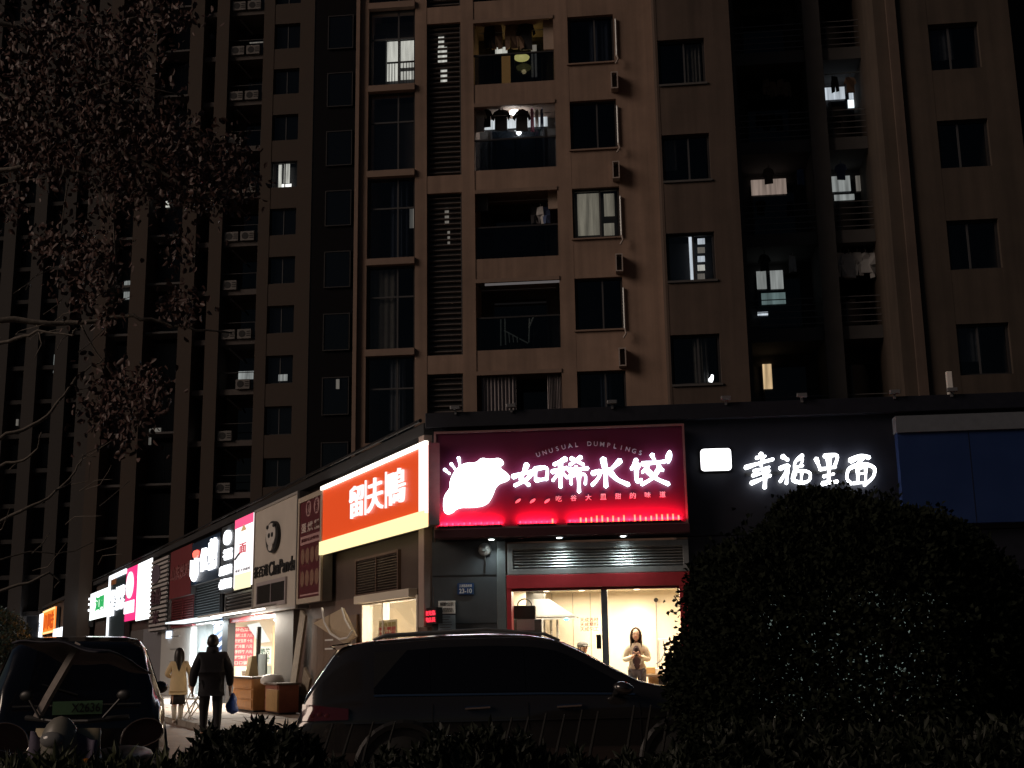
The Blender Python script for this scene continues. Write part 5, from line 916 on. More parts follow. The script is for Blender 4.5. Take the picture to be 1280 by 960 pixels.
# black people carrier, seen from behind
topB = [(-2.36, .75), (-2.33, 1.02), (-2.24, 1.10), (-2.02, 1.58), (-1.94, 1.63), (-1.5, 1.685), (-.6, 1.71), (.2, 1.68), (.6, 1.55), (1.2, 1.15), (1.6, 1.06), (2.1, .98), (2.36, .65)]
beltB = [(-2.36, .73), (-2.22, 1.02), (-1.5, 1.06), (1.0, 1.02), (2.2, .82), (2.36, .6)]
vp = at(92, 823, 13.0)
t, fr, sec, yside, patch, solid, topstrip = car((vp.x-.75, vp.y+2.25), R(110), 'black car parked with its rear and number plate towards the hedge', blackp, topB, beltB, 4.72, .93, carglass)
tp = lambda x: interp(x, topB); zlo = lambda x: interp(x, beltB)+.03
for s in (-1, 1):
    for a, b in ((-.1, .95), (-1.0, -.18), (-1.75, -1.08)): solid(t.part('side_window', patch(a, b, zlo, lambda x: max(zlo(x)+.01, tp(x)-.13), .006, s=s), carglass, smooth=True))
    for wxx in (-1.34, 1.42): t.part('arch_liner', MB().lathe([(.41, -.02), (.41, .02)], (wxx, s*(yside(wxx, .5)+.002), .36), 'Y', 26), black); wheel(t, wxx, s*(yside(wxx, .5)-.06), s)
    tl_ = t.part('tail_lamp', MB().prism(smoothpoly([(s*.42, .50), (s*.86, .62), (s*.84, .80), (s*.66, .86), (s*.46, .76)], 2), -.03, .03), mat('smoked_lens', (.03, .014, .016), .12, coat=1.))
    tl_.data.transform(Matrix.Rotation(R(90), 4, 'Z')); tl_.location = (-2.365, 0, 0); tl_.scale = (1, 1, 1)
    rr = t.part('lamp_rim', MB().tube([(-2.405, s*a, b) for a, b in smoothpoly([(.42, .50), (.86, .62), (.84, .80), (.66, .86), (.46, .76)], 2)+[smoothpoly([(.42, .50), (.86, .62), (.84, .80), (.66, .86), (.46, .76)], 2)[0]]], .008, 5), mat('dull_chrome', (.35, .33, .33), .25, .9))
    mi = t.part('wing_mirror', MB().ell((.8, s*1.04, 1.08), (.085, .11, .08)), blackp, smooth=True); t.part('mirror_arm', MB().tube([(.83, s*.86, 1.02), (.8, s*.98, 1.05)], .025), trimb, mi)
    t.part('reflector', bx(-2.40, -2.34, min(s*.55, s*.85), max(s*.55, s*.85), .40, .44), tailm)
solid(t.part('rear_window', topstrip(-2.235, -2.03, .90, .008), carglass, smooth=True)); solid(t.part('windscreen', topstrip(.45, 1.2, .93, .006), carglass, smooth=True))
t.part('rear_bumper', MB().box(-2.42, -2.22, -.86, .86, .34, .50), blackp, bevel=.05); t.part('chrome_strip', bx(-2.368, -2.35, -.62, .62, .985, 1.0), MATS['dull_chrome'])
t.part('wiper', MB().tube([(-2.30, 0, 1.09), (-2.21, .35, 1.2)], .01), black)
np_ = t.part('number_plate', bx(-2.385, -2.362, -.24, .24, .90, 1.03), mat('plate_green', (.17, .34, .18), .4))
me = glyphs('X2636', .01); P = np.array([v.co for v in me.vertices]); lo, hi = P.min(0), P.max(0)
for v in me.vertices: c = v.co; v.co = (-2.388-(c.z-lo[2])/(hi[2]-lo[2])*.004, .06-(c.x-lo[0])/(hi[0]-lo[0])*.28, .92+(c.y-lo[1])/(hi[1]-lo[1])*.09)
t.mesh('plate_number', me, blackink, np_)

# electric scooter with canopy in front of the black car
sp0 = at(116, 900, 8.5); fs = Frame((sp0.x, sp0.y, 0), R(-100)); t = T(fs, (0, 0, 0), 'electric_scooter', 'electric scooter with dark canopy parked before the black car', 'scooter')
ivory = mat('worn_ivory_plastic', (.44, .37, .24), .4, var=.2); sgrey = mat('scooter_grey', (.22, .21, .18), .4, var=.15); canv = mat('canopy_cloth', (.016, .016, .03), .6, var=.2)
# local x forward (towards the viewer), y left
for xw, n_ in ((.58, 'front'), (-.58, 'rear')):
    o = t.part('wheel', MB().lathe([(.14, -.05), (.21, -.045), (.23, 0), (.21, .045), (.14, .05)], (xw, 0, .23), 'Y', 22), rubber, smooth=True); t.part('rim', MB().lathe([(.14, -.03), (.14, .03)], (xw, 0, .23), 'Y', 16), alu, o)
t.part('front_fender', MB().grid([[(.58+.27*math.cos(a), y, .25+.27*math.sin(a)-abs(y)*.5) for a in np.linspace(-.2, 2.4, 10)] for y in (-.09, -.05, 0, .05, .09)]), white, smooth=True).modifiers.new('s', 'SOLIDIFY').thickness = .008
t.part('front_shield', MB().grid([[(.40-.10*(z-.3)-.25*y*y, y*(1.05-.35*abs(z-.65)), z) for z in np.linspace(.28, 1.02, 9)] for y in np.linspace(-.24, .24, 9)]), ivory, smooth=True).modifiers.new('s', 'SOLIDIFY').thickness = .02
t.part('headlamp_fairing', MB().ell((.40, 0, .93), (.11, .12, .17)), sgrey, smooth=True); t.part('headlamp', MB().ell((.50, 0, .96), (.04, .08, .05)), mat('lamp_lens', (.2, .2, .2), .12), smooth=True)
for s in (-1, 1): t.part('indicator', MB().ell((.42, s*.2, .80), (.04, .04, .045)), mat('amber_lens', (.35, .13, .02), .2), smooth=True); t.part('fork', MB().tube([(.36, s*.07, .75), (.58, s*.07, .23)], .025), black); o = t.part('mirror', MB().ell((.25, s*.34, 1.22), (.018, .05, .035)), black, smooth=True); t.part('mirror_stalk', MB().tube([(.28, s*.22, 1.08), (.25, s*.32, 1.20)], .008), black, o); t.part('grip', MB().tube([(.24, s*.22, 1.07), (.20, s*.36, 1.08)], .018), rubber)
t.part('handlebar', MB().tube([(.2, -.34, 1.08), (.28, -.12, 1.06), (.28, .12, 1.06), (.2, .34, 1.08)], .014), black); t.part('footboard', MB().box(-.28, .36, -.15, .15, .26, .33), sgrey, bevel=.02); t.part('rear_body', MB().ell((-.48, 0, .52), (.42, .18, .22)), ivory, smooth=True); t.part('seat', MB().ell((-.38, 0, .78), (.42, .16, .08)), black, smooth=True)
t.part('leg_quilt', MB().grid([[(.46-.12*(z-.5)+.03*math.sin(y*30), y, z+.03*math.sin(y*22)) for z in np.linspace(.78, .98, 4)] for y in np.linspace(-.20, .24, 22)]), mat('quilt_violet', (.10, .085, .13), .8, var=.2), smooth=True).modifiers.new('s', 'SOLIDIFY').thickness = .03
ps_ = t.part('canopy_post', MB().tube([(.24, -.26, 1.08), (.20, -.22, 1.2), (.12, -.06, 1.55)], .03, 4), mat('post_pale', (.30, .25, .22), .5, var=.3, scale=30))
t.part('canopy', MB().grid([[(.35-.7*u, y-.13, 1.55+.03*math.cos(u*3)-.25*max(0, y+.1)**1.3-.8*min(0, y+.1)**2-.2*max(0, u-.55)+.012*math.sin(y*19+u*7)) for u in np.linspace(0, 1, 8)] for y in np.linspace(-.28, .36, 13)]), canv, smooth=True).modifiers.new('s', 'SOLIDIFY').thickness = .012
# second vehicle nose and bollard stubs
for i, (q, r_, hh) in enumerate(((198, 948, .75), (205, 952, .70))):
    g = at(q, 930, 8.8+.3*i); single(W, (g.x, g.y, 0), 'bollard', MB().lathe([(.045, 0), (.045, hh), (.03, hh+.03)], (g.x, g.y, 0), 'Z', 12), black, ['taller', 'shorter'][i]+' short dark post beside the black car', 'post', smooth=True)

# ------------------------------------------------------------------ people
def skin(name, J, E, m, t, parent=None, sub=2, root=0):
    names = list(J); me = bpy.data.meshes.new(name); me.from_pydata([J[k][0] for k in names], [(names.index(a), names.index(b)) for a, b in E], [])
    o = bpy.data.objects.new(name, me); COL.objects.link(o); o.modifiers.new('skin', 'SKIN').use_smooth_shade = True
    if not me.skin_vertices: me.attributes
    lay = me.skin_vertices[0] if me.skin_vertices else None
    for i, k in enumerate(names):
        r = J[k][1]; lay.data[i].radius = r if hasattr(r, '__len__') else (r, r); lay.data[i].use_root = (i == root)
    sd_ = o.modifiers.new('sub', 'SUBSURF'); sd_.levels = sub; sd_.render_levels = sub
    dg = bpy.context.evaluated_depsgraph_get(); m2 = bpy.data.meshes.new_from_object(o.evaluated_get(dg)); bpy.data.objects.remove(o); bpy.data.meshes.remove(me)
    m2.name = name; m2.polygons.foreach_set('use_smooth', [True]*len(m2.polygons)); return t.mesh(name, m2, m, parent)
skinm = mat('skin', (.55, .34, .24), .55, spec=.4); hairm = mat('black_hair', (.012, .009, .008), .45, var=.2)
def hand(J, E, nm, w, d, side, fwd, s=1.):
    d = Vector(d).normalized(); f = Vector(fwd).normalized(); w = Vector(w); p = w+d*.06*s; J[nm+'p'] = (p, (.034*s, .022*s)); E.append((nm+'w', nm+'p'))
    for i, (o, l) in enumerate(((.034, .075), (.012, .09), (-.011, .085), (-.033, .065))):
        a = p+d*.035*s+f*o*s; b = a+d*l*.5*s; c = b+(d*.6+Vector(side)*.6).normalized()*l*.5*s
        J[f'{nm}f{i}a'] = (a, .0095*s); J[f'{nm}f{i}b'] = (b, .0085*s); J[f'{nm}f{i}c'] = (c, .007*s); E += [(nm+'p', f'{nm}f{i}a'), (f'{nm}f{i}a', f'{nm}f{i}b'), (f'{nm}f{i}b', f'{nm}f{i}c')]
    a = w+d*.03*s+f*.04*s; b = a+(d+f*.8).normalized()*.035*s; J[nm+'ta'] = (a, .011*s); J[nm+'tb'] = (b, .009*s); E += [(nm+'p', nm+'ta'), (nm+'ta', nm+'tb')]
def head(t, c, fwd, hair_m, hair_len, s=1., tilt=0., cap=None, face=True, flat_hair=False):
    c = Vector(c); f = Vector(fwd); r = Vector((f.y, -f.x, 0)); rot = Matrix((r, f, Vector((0, 0, 1)))).transposed()
    P = lambda x, y, z: c+rot @ Vector((x*s, y*s, z*s))
    mb = MB().ell(c, (.076*s, .095*s, .115*s), 18, 14, rot); h = t.part('head', mb, skinm, smooth=True)
    t.part('nose', MB().add([P(-.014, .088, -.02), P(.014, .088, -.02), P(0, .118, -.022), P(0, .088, .025)], [(0,1,2), (0,2,3), (1,3,2), (0,3,1)]), skinm, h)
    for sx_ in (-1, 1): t.part('ear', MB().ell(P(sx_*.077, -.005, -.005), (.014*s, .022*s, .034*s), 8, 6, rot), skinm, h, smooth=True); t.part('eye', MB().ell(P(sx_*.03, .082, .012), (.012*s, .008*s, .007*s), 8, 5, rot), blackink, h); t.part('eyebrow', MB().ell(P(sx_*.03, .085, .035), (.02*s, .006*s, .005*s), 8, 4, rot), hairm, h)
    t.part('mouth', MB().ell(P(0, .086, -.058), (.024*s, .007*s, .007*s), 8, 5, rot), mat('lips', (.45, .12, .12), .5), h)
    if hair_len: # long hair: cap plus falling back
        G = []
        for i in range(13):
            u = i/12; row = []
            for j in range(17):
                a = math.pi*(.5+ (j/16-.5)*1.36)          # around the back
                if u < .45: q = u/.45*math.pi*.5; rr = math.sin(q); zz = .125*math.cos(q)
                else: rr = 1+.06*math.sin(u*6); zz = -(u-.45)/.55*hair_len
                row.append(P(.094*rr*math.cos(a)*(1.05+.25*(u-.45) if u > .45 else 1), -.105*rr*math.sin(a)+(-.0 if u < .45 else -.02*u), zz+.006*math.sin(j*2.2)))
            G.append(row)
        t.part('hair', MB().grid(G), hair_m, smooth=True).modifiers.new('s', 'SOLIDIFY').thickness = .02*s
    else: t.part('hair', MB().ell(P(0, -.020, .012), (.087*s, .100*s, .116*s), 16, 12, rot), hair_m, smooth=True)
    return h
# man in dark jacket walking away
g = ground(262, 924, .0); dirB = (B.m @ Vector((-1, 0, 0))); heading = math.atan2(dirB.y, dirB.x)-math.pi/2; heading *= .55
fm = Frame((g.x, g.y, 0), heading); t = T(fm, (0, 0, 0), 'person', 'person in dark jacket and trousers walking away with a blue bag', 'person'); t.root.scale = (1.08, 1.08, 1.04); HM = 1.0
dkj = mat('dark_jacket', (.007, .007, .011), .8, var=.25, scale=5, bump=.2); dkt = mat('dark_trousers', (.010, .010, .013), .85, var=.2)
J = dict(pel=((0, 0, .93), (.15, .12)), sp=((0, .0, 1.10), (.15, .11)), ch=((0, -.01, 1.32), (.17, .115)), nk=((0, .0, 1.47), .06), hb=((0, .02, 1.55), .055)); E = [('pel', 'sp'), ('sp', 'ch'), ('ch', 'nk'), ('nk', 'hb')]
for s, n_, ky, ay in ((-1, 'l', .16, -.02), (1, 'r', -.10, -.10)):
    J[n_+'hip'] = ((s*.10, 0, .90), .095); J[n_+'kn'] = ((s*.11, ky*.7, .50), .068); J[n_+'an'] = ((s*.11, ky+(-.06 if ky < 0 else 0), .09), .045); J[n_+'to'] = ((s*.12, ky+.16, .04), .04); E += [('pel', n_+'hip'), (n_+'hip', n_+'kn'), (n_+'kn', n_+'an'), (n_+'an', n_+'to')]
    J[n_+'sh'] = ((s*.19, -.01, 1.40), .075); J[n_+'el'] = ((s*.29, -.05, 1.13), .05); J[n_+'w'] = ((s*.31, .04, .88), .032); E += [('ch', n_+'sh'), (n_+'sh', n_+'el'), (n_+'el', n_+'w')]; hand(J, E, n_, J[n_+'w'][0], (0, .05, -1), (0, 1, 0), (-s*.2, 1, 0))
skin('body', J, E, skinm, t)
JJ = {k: J[k] for k in ('pel', 'sp', 'ch', 'nk', 'lsh', 'lel', 'lw', 'rsh', 'rel', 'rw')}; JJ = {k: (v[0], (v[1][0]*1.48, v[1][1]*1.5) if hasattr(v[1], '__len__') else v[1]*(1.75 if k[1:] in ('el', 'w') else 1.4)) for k, v in JJ.items()}; JJ['hem'] = ((0, 0, .80), (.20, .16))
skin('jacket', JJ, [('pel', 'sp'), ('sp', 'ch'), ('ch', 'nk'), ('ch', 'lsh'), ('lsh', 'lel'), ('lel', 'lw'), ('ch', 'rsh'), ('rsh', 'rel'), ('rel', 'rw'), ('pel', 'hem')], dkj, t)
JJ = {k: (J[k][0], J[k][1]*1.25 if not hasattr(J[k][1], '__len__') else (J[k][1][0]*1.05, J[k][1][1]*1.05)) for k in ('pel', 'lhip', 'lkn', 'lan', 'rhip', 'rkn', 'ran')}
skin('trousers', JJ, [('pel', 'lhip'), ('lhip', 'lkn'), ('lkn', 'lan'), ('pel', 'rhip'), ('rhip', 'rkn'), ('rkn', 'ran')], dkt, t)
for s, n_ in ((-1, 'l'), (1, 'r')): a = Vector(J[n_+'an'][0]); t.part('shoe', MB().ell((a.x, a.y+.07, .045), (.05, .14, .05)), black, smooth=True)
t.part('collar', MB().lathe([(.115, 1.42), (.095, 1.565), (.085, 1.565), (.09, 1.44)], (0, 0, 0), 'Z', 16), dkj, smooth=True); head(t, (0, .03, 1.645), (0, 1, 0), hairm, 0, 1.12)
bgx = J['rw'][0]; bb = T(fm, (bgx[0]+.05, bgx[1], .45), 'carrier_bag', 'blue plastic carrier bag held by the walking person', 'bag'); cx, cyy = bgx[0]+.07, bgx[1]+.02
BW = lambda u: float(np.interp(u, (0, .18, .5, .8, .95, 1), (.25, .55, .95, 1.05, .9, .1)))
G = [[(cx+.10*BW(u)*math.cos(a)*(1+.16*math.sin(a*5+u*7))+.012*math.sin(u*9), cyy+.075*BW(u)*math.sin(a)*(1+.14*math.sin(a*4+2)), .79-.36*u+.012*math.sin(a*3)) for a in np.linspace(0, 2*math.pi, 15)] for u in np.linspace(0, 1, 11)]
bb.part('bag_body', MB().grid(G), mat('blue_plastic', (.03, .09, .42), .35, var=.3, scale=12), smooth=True); bb.part('handle', MB().tube([(cx, cyy, .76), (bgx[0], bgx[1]+.01, .83), (cx-.04, cyy, .76)], .01), MATS['blue_plastic'])
# woman in cream jacket walking away
g = ground(221, 906, .0); fw_ = Frame((g.x, g.y, 0), heading*1.1); t = T(fw_, (0, 0, 0), 'person', 'person in cream yellow jacket with long black hair walking away', 'person')
crj = mat('cream_jacket', (.74, .58, .34), .75, var=.1, scale=6, bump=.15); bsk = mat('black_skirt', (.012, .010, .012), .8); wbt = mat('white_boots', (.62, .57, .50), .5, var=.1)
J = dict(pel=((0, 0, .87), (.14, .11)), sp=((0, 0, 1.02), (.115, .09)), ch=((0, 0, 1.22), (.135, .095)), nk=((0, 0, 1.36), .048), hb=((0, .015, 1.43), .045)); E = [('pel', 'sp'), ('sp', 'ch'), ('ch', 'nk'), ('nk', 'hb')]
for s, n_, ky in ((-1, 'l', -.14), (1, 'r', .16)):
    J[n_+'hip'] = ((s*.085, 0, .84), .085); J[n_+'kn'] = ((s*.075, ky*.6+.03, .47), .058); J[n_+'an'] = ((s*.065, ky, .09+(.03 if ky < 0 else 0)), .036); J[n_+'to'] = ((s*.07, ky+.13, .04), .034); E += [('pel', n_+'hip'), (n_+'hip', n_+'kn'), (n_+'kn', n_+'an'), (n_+'an', n_+'to')]
    J[n_+'sh'] = ((s*.155, 0, 1.30), .058); J[n_+'el'] = ((s*.26, -.03, 1.08), .042); J[n_+'w'] = ((s*.17, .18, 1.03) if s < 0 else (s*.25, .08, .86), .028); E += [('ch', n_+'sh'), (n_+'sh', n_+'el'), (n_+'el', n_+'w')]; hand(J, E, n_, J[n_+'w'][0], (.3, .9, .1) if s < 0 else (0, .1, -1), (0, .3, -1) if s < 0 else (0, 1, 0), (0, .1, 1) if s < 0 else (0, 1, 0), .9)
skin('body', J, E, skinm, t)
JJ = {k: (J[k][0], (J[k][1][0]*1.25, J[k][1][1]*1.3) if hasattr(J[k][1], '__len__') else J[k][1]*1.5) for k in ('pel', 'sp', 'ch', 'nk', 'lsh', 'lel', 'lw', 'rsh', 'rel', 'rw')}; JJ['pel'] = ((0, 0, .82), (.20, .15)); JJ['sp'] = ((0, 0, 1.0), (.175, .13)); JJ['hem'] = ((0, 0, .72), (.21, .16))
skin('jacket', JJ, [('pel', 'sp'), ('sp', 'ch'), ('ch', 'nk'), ('ch', 'lsh'), ('lsh', 'lel'), ('lel', 'lw'), ('ch', 'rsh'), ('rsh', 'rel'), ('rel', 'rw'), ('pel', 'hem')], crj, t)
t.part('skirt', MB().lathe([(.10, .73), (.145, .68), (.165, .44), (.155, .44)], (0, .02, 0), 'Z', 20), bsk, smooth=True)
for s, n_ in ((-1, 'l'), (1, 'r')): k_, a = Vector(J[n_+'kn'][0]), Vector(J[n_+'an'][0]); t.part('boot', MB().tube([k_+Vector((0, 0, -.06)), k_.lerp(a, .5), a], [.062, .055, .046], 10).ell((a.x, a.y+.06, a.z-.045), (.042, .115, .042)), wbt, smooth=True)
head(t, (0, .02, 1.525), (0, 1, 0), hairm, .46, .95)
# woman standing in the shop looking at her phone
px_, py_ = A.hit(795, 800, 1.15); fz = Frame(A.w(px_, 1.15, 0), A.a+math.pi); t = T(fz, (0, 0, .2), 'person', 'person in pale open jacket looking at a phone inside the dumpling shop', 'person'); z0 = .2
J = dict(pel=((0, 0, .90), (.13, .10)), sp=((0, 0, 1.05), (.11, .085)), ch=((0, 0, 1.24), (.13, .09)), nk=((0, .01, 1.37), .046), hb=((0, .03, 1.43), .044)); E = [('pel', 'sp'), ('sp', 'ch'), ('ch', 'nk'), ('nk', 'hb')]
for s, n_ in ((-1, 'l'), (1, 'r')):
    J[n_+'hip'] = ((s*.085, 0, .85), .082); J[n_+'kn'] = ((s*.09, .02, .48), .058); J[n_+'an'] = ((s*.09, 0, .08), .036); J[n_+'to'] = ((s*.10, .13, .035), .034); E += [('pel', n_+'hip'), (n_+'hip', n_+'kn'), (n_+'kn', n_+'an'), (n_+'an', n_+'to')]
    J[n_+'sh'] = ((s*.155, 0, 1.31), .056); J[n_+'el'] = ((s*.22, .02, 1.07), .04); J[n_+'w'] = ((s*.07, .23, 1.13), .027); E += [('ch', n_+'sh'), (n_+'sh', n_+'el'), (n_+'el', n_+'w')]; hand(J, E, n_, J[n_+'w'][0], (-s*.6, .3, .6), (-s, 0, .1), (0, 1, -.2), .9)
up_ = lambda D: {k: ((v[0][0], v[0][1], v[0][2]+z0), v[1]) for k, v in D.items()}
J = up_({k: (tuple(v[0]), v[1]) for k, v in J.items()})
offb = t.b.copy()
def sk(nm, JJ, EE, m): o = skin(nm, JJ, EE, m, t); o.location = (0, 0, -z0); return o
sk('body', J, E, skinm)
JJ = {k: (J[k][0], (J[k][1][0]*1.15, J[k][1][1]*1.15) if hasattr(J[k][1], '__len__') else J[k][1]*1.55) for k in ('sp', 'ch', 'nk', 'lsh', 'lel', 'lw', 'rsh', 'rel', 'rw')}; JJ['hl'] = ((-.13, .02, .86+z0), (.085, .10)); JJ['hr'] = ((.13, .02, .86+z0), (.085, .10)); JJ['bk'] = ((0, -.06, .95+z0), (.15, .07))
sk('jacket', JJ, [('ch', 'sp'), ('ch', 'nk'), ('ch', 'lsh'), ('lsh', 'lel'), ('lel', 'lw'), ('ch', 'rsh'), ('rsh', 'rel'), ('rel', 'rw'), ('sp', 'hl'), ('sp', 'hr'), ('sp', 'bk')], mat('ivory_jacket', (.72, .64, .50), .75, var=.08))
t.part('top', MB().ell((0, .075, 1.12+z0), (.085, .085, .22)), mat('dark_top_cloth', (.06, .03, .035), .8), smooth=True); t.part('top_hem', MB().ell((0, .05, 1.0+z0), (.10, .085, .03)), white, smooth=True)
JJ = {k: (J[k][0], J[k][1]*1.2 if not hasattr(J[k][1], '__len__') else (J[k][1][0]*1.02, J[k][1][1]*1.02)) for k in ('pel', 'lhip', 'lkn', 'lan', 'rhip', 'rkn', 'ran')}
sk('trousers', JJ, [('pel', 'lhip'), ('lhip', 'lkn'), ('lkn', 'lan'), ('pel', 'rhip'), ('rhip', 'rkn'), ('rkn', 'ran')], mat('grey_trousers', (.10, .09, .10), .8))
head(t, (0, .045, 1.525+z0), (0, 1, 0), mat('brown_hair', (.05, .026, .018), .5), .24, .95)
ph = T(fz, (0, .27, 1.2+z0), 'phone', 'dark phone held by the person inside the dumpling shop', 'phone'); ph.part('case', bx(-.036, .036, .265, .276, 1.14+z0, 1.29+z0), black, bevel=.004)
# seated cook in grey cap behind the car roof line
p = A.hit(724, 808, 1.5); fc = Frame(A.w(p[0], 1.5, 0), A.a+math.pi+.7); t = T(fc, (0, 0, .2), 'person', 'person in grey cap sitting low inside the shop, mostly hidden by the car', 'person'); z0 = p[1]-1.27+.02
J = dict(pel=((0, 0, .48), (.15, .12)), sp=((0, .02, .68), (.13, .1)), ch=((0, .05, .92), (.15, .1)), nk=((0, .08, 1.05), .05), hb=((0, .11, 1.12), .048)); E = [('pel', 'sp'), ('sp', 'ch'), ('ch', 'nk'), ('nk', 'hb')]
for s, n_ in ((-1, 'l'), (1, 'r')):
    J[n_+'hip'] = ((s*.10, .03, .46), .09); J[n_+'kn'] = ((s*.12, .42, .47), .065); J[n_+'an'] = ((s*.12, .40, .08), .042); J[n_+'to'] = ((s*.13, .54, .04), .038); E += [('pel', n_+'hip'), (n_+'hip', n_+'kn'), (n_+'kn', n_+'an'), (n_+'an', n_+'to')]
    J[n_+'sh'] = ((s*.17, .05, 1.0), .06); J[n_+'el'] = ((s*.22, .14, .76), .045); J[n_+'w'] = ((s*.14, .34, .74), .03); E += [('ch', n_+'sh'), (n_+'sh', n_+'el'), (n_+'el', n_+'w')]; hand(J, E, n_, J[n_+'w'][0], (-s*.2, 1, -.1), (0, 0, -1), (-s, .1, 0))
skin('body', {k: (tuple(v[0]), v[1]) for k, v in J.items()}, E, mat('cook_clothes', (.35, .33, .3), .8), t)
h = head(t, (0, .12, 1.225+.2), (0, 1, 0), hairm, 0); hz_ = 1.225+.2
t.part('cap', MB().ell((0, .10, hz_+.045), (.10, .115, .085), 16, 8), mat('grey_cap', (.11, .105, .10), .8, var=.1), smooth=True); t.part('cap_peak', MB().ell((0, .22, hz_+.03), (.075, .08, .012), 14, 6), MATS['grey_cap'], smooth=True)
t.root.location.z = .2+z0-.2
single(fc, (0, 0, .2), 'stool', MB().lathe([(.16, .2), (.14, .22), (.13, .5), (.17, .52), (.17, .57)], (0, 0, 0), 'Z', 18), mat('stool_red', (.3, .05, .04), .5), 'small plastic stool under the seated person in the shop', 'stool', smooth=True)

# ------------------------------------------------------------------ planting
def leaf_mesh(P, D, N, ln, wd, fold=.25):         # one folded diamond per leaf: base, two sides, tip
    n = len(P); D = D/np.linalg.norm(D, axis=1, keepdims=True); S = np.cross(D, N); S /= np.linalg.norm(S, axis=1, keepdims=True)+1e-9; U = np.cross(S, D)
    V = np.empty((n, 4, 3)); V[:, 0] = P; V[:, 1] = P+D*(ln*.5)[:, None]+S*(wd*.5)[:, None]+U*(wd*fold)[:, None]; V[:, 2] = P+D*ln[:, None]; V[:, 3] = P+D*(ln*.5)[:, None]-S*(wd*.5)[:, None]+U*(wd*fold)[:, None]
    i = np.arange(n)*4; F = np.concatenate([np.stack([i, i+1, i+2], 1), np.stack([i, i+2, i+3], 1)]); return V.reshape(-1, 3), F
def leaf_round(P, D, N, ln, wd, fold=.25):        # rounder six-point leaf, slightly cupped
    n = len(P); D = D/np.linalg.norm(D, axis=1, keepdims=True); S = np.cross(D, N); S /= np.linalg.norm(S, axis=1, keepdims=True)+1e-9; U = np.cross(S, D); V = np.empty((n, 6, 3))
    for i, (a, b, c) in enumerate(((0, 0, 0), (.25, .42, .3), (.68, .40, .2), (1, 0, -.1), (.68, -.40, .2), (.25, -.42, .3))): V[:, i] = P+D*(ln*a)[:, None]+S*(wd*b)[:, None]+U*(wd*c*fold*3)[:, None]
    i = np.arange(n)*6; F = np.concatenate([np.stack([i, i+1, i+2], 1), np.stack([i, i+2, i+3], 1), np.stack([i, i+3, i+4], 1), np.stack([i, i+4, i+5], 1)]); return V.reshape(-1, 3), F
def leaf_part(t, name, P, D, N, ln, wd, m, kind=None, fold=.25, rnd=False):
    V, F = (leaf_round if rnd else leaf_mesh)(P, D, N, ln, wd, fold); V = V-np.array(t.b); me = bpy.data.meshes.new(name); me.vertices.add(len(V)); me.vertices.foreach_set('co', V.reshape(-1))
    me.loops.add(F.size); me.loops.foreach_set('vertex_index', F.reshape(-1).astype(np.int32)); me.polygons.add(len(F)); me.polygons.foreach_set('loop_start', np.arange(0, F.size, 3, dtype=np.int32)); me.polygons.foreach_set('loop_total', np.full(len(F), 3, np.int32)); me.update(calc_edges=True); me.validate()
    o = t.mesh(name, me, m); set_props(o, kind=kind); return o
def unit(n): v = rng.normal(size=(n, 3)); return v/np.linalg.norm(v, axis=1, keepdims=True)
leafd = mat('shrub_leaf', (.013, .017, .010), .75, spec=.1, var=.45, scale=6); leafr = mat('red_brown_leaf', (.092, .047, .040), .55, var=.5, scale=5); leafh = mat('hedge_leaf', (.014, .018, .011), .55, spec=.25, var=.45, scale=6)
barkm = mat('bark', (.16, .14, .12), .9, var=.3, scale=20, bump=.6)
# round clipped shrub
bc_ = at(1064, 800, 9.0); br_ = 1.30
sh = T(W, (bc_.x, bc_.y, .05), 'round_shrub', 'big dark round clipped shrub at the right before the noodle shop', 'shrub'); n = 92000
u = unit(n); rad = 1-np.abs(rng.normal(0, .13, n)); lump = 1+.05*np.sin(u[:, 0]*7+1)*np.sin(u[:, 1]*6)+.05*np.sin(u[:, 2]*9+u[:, 0]*5)
rx = np.where(u[:, 0] > 0, 1.34, 1.26); P = np.stack([bc_.x+u[:, 0]*rad*lump*rx, bc_.y+u[:, 1]*rad*lump*1.2, 1.22+u[:, 2]*rad*lump*1.30], 1); tw_c = unit(260); tw_i = rng.integers(0, 260, 9000); q_ = tw_c[tw_i]; rr_ = rng.uniform(.92, 1.045, 9000)[:, None]; T_ = np.array([bc_.x, bc_.y, 1.22])+q_*rr_*np.array([1.30, 1.2, 1.30])+rng.normal(size=(9000, 3))*.035; P = np.concatenate([P, T_]); u = np.concatenate([u, q_]); kp = P[:, 2] > .06; P = P[kp]; u = u[kp]; n = len(P); D = unit(n)+.9*u; leaf_part(sh, 'crown', P, D, unit(n), rng.uniform(.035, .06, n), rng.uniform(.024, .036, n), leafd)
mb = MB()
for k in range(9): a = k*2.4; mb.tube([(bc_.x+.1*math.cos(a), bc_.y+.1*math.sin(a), .04), (bc_.x+.4*math.cos(a), bc_.y+.4*math.sin(a), .8), (bc_.x+.85*math.cos(a), bc_.y+.8*math.sin(a), 1.5)], [.04, .025, .01], 6)
sh.part('trunk', mb, barkm)
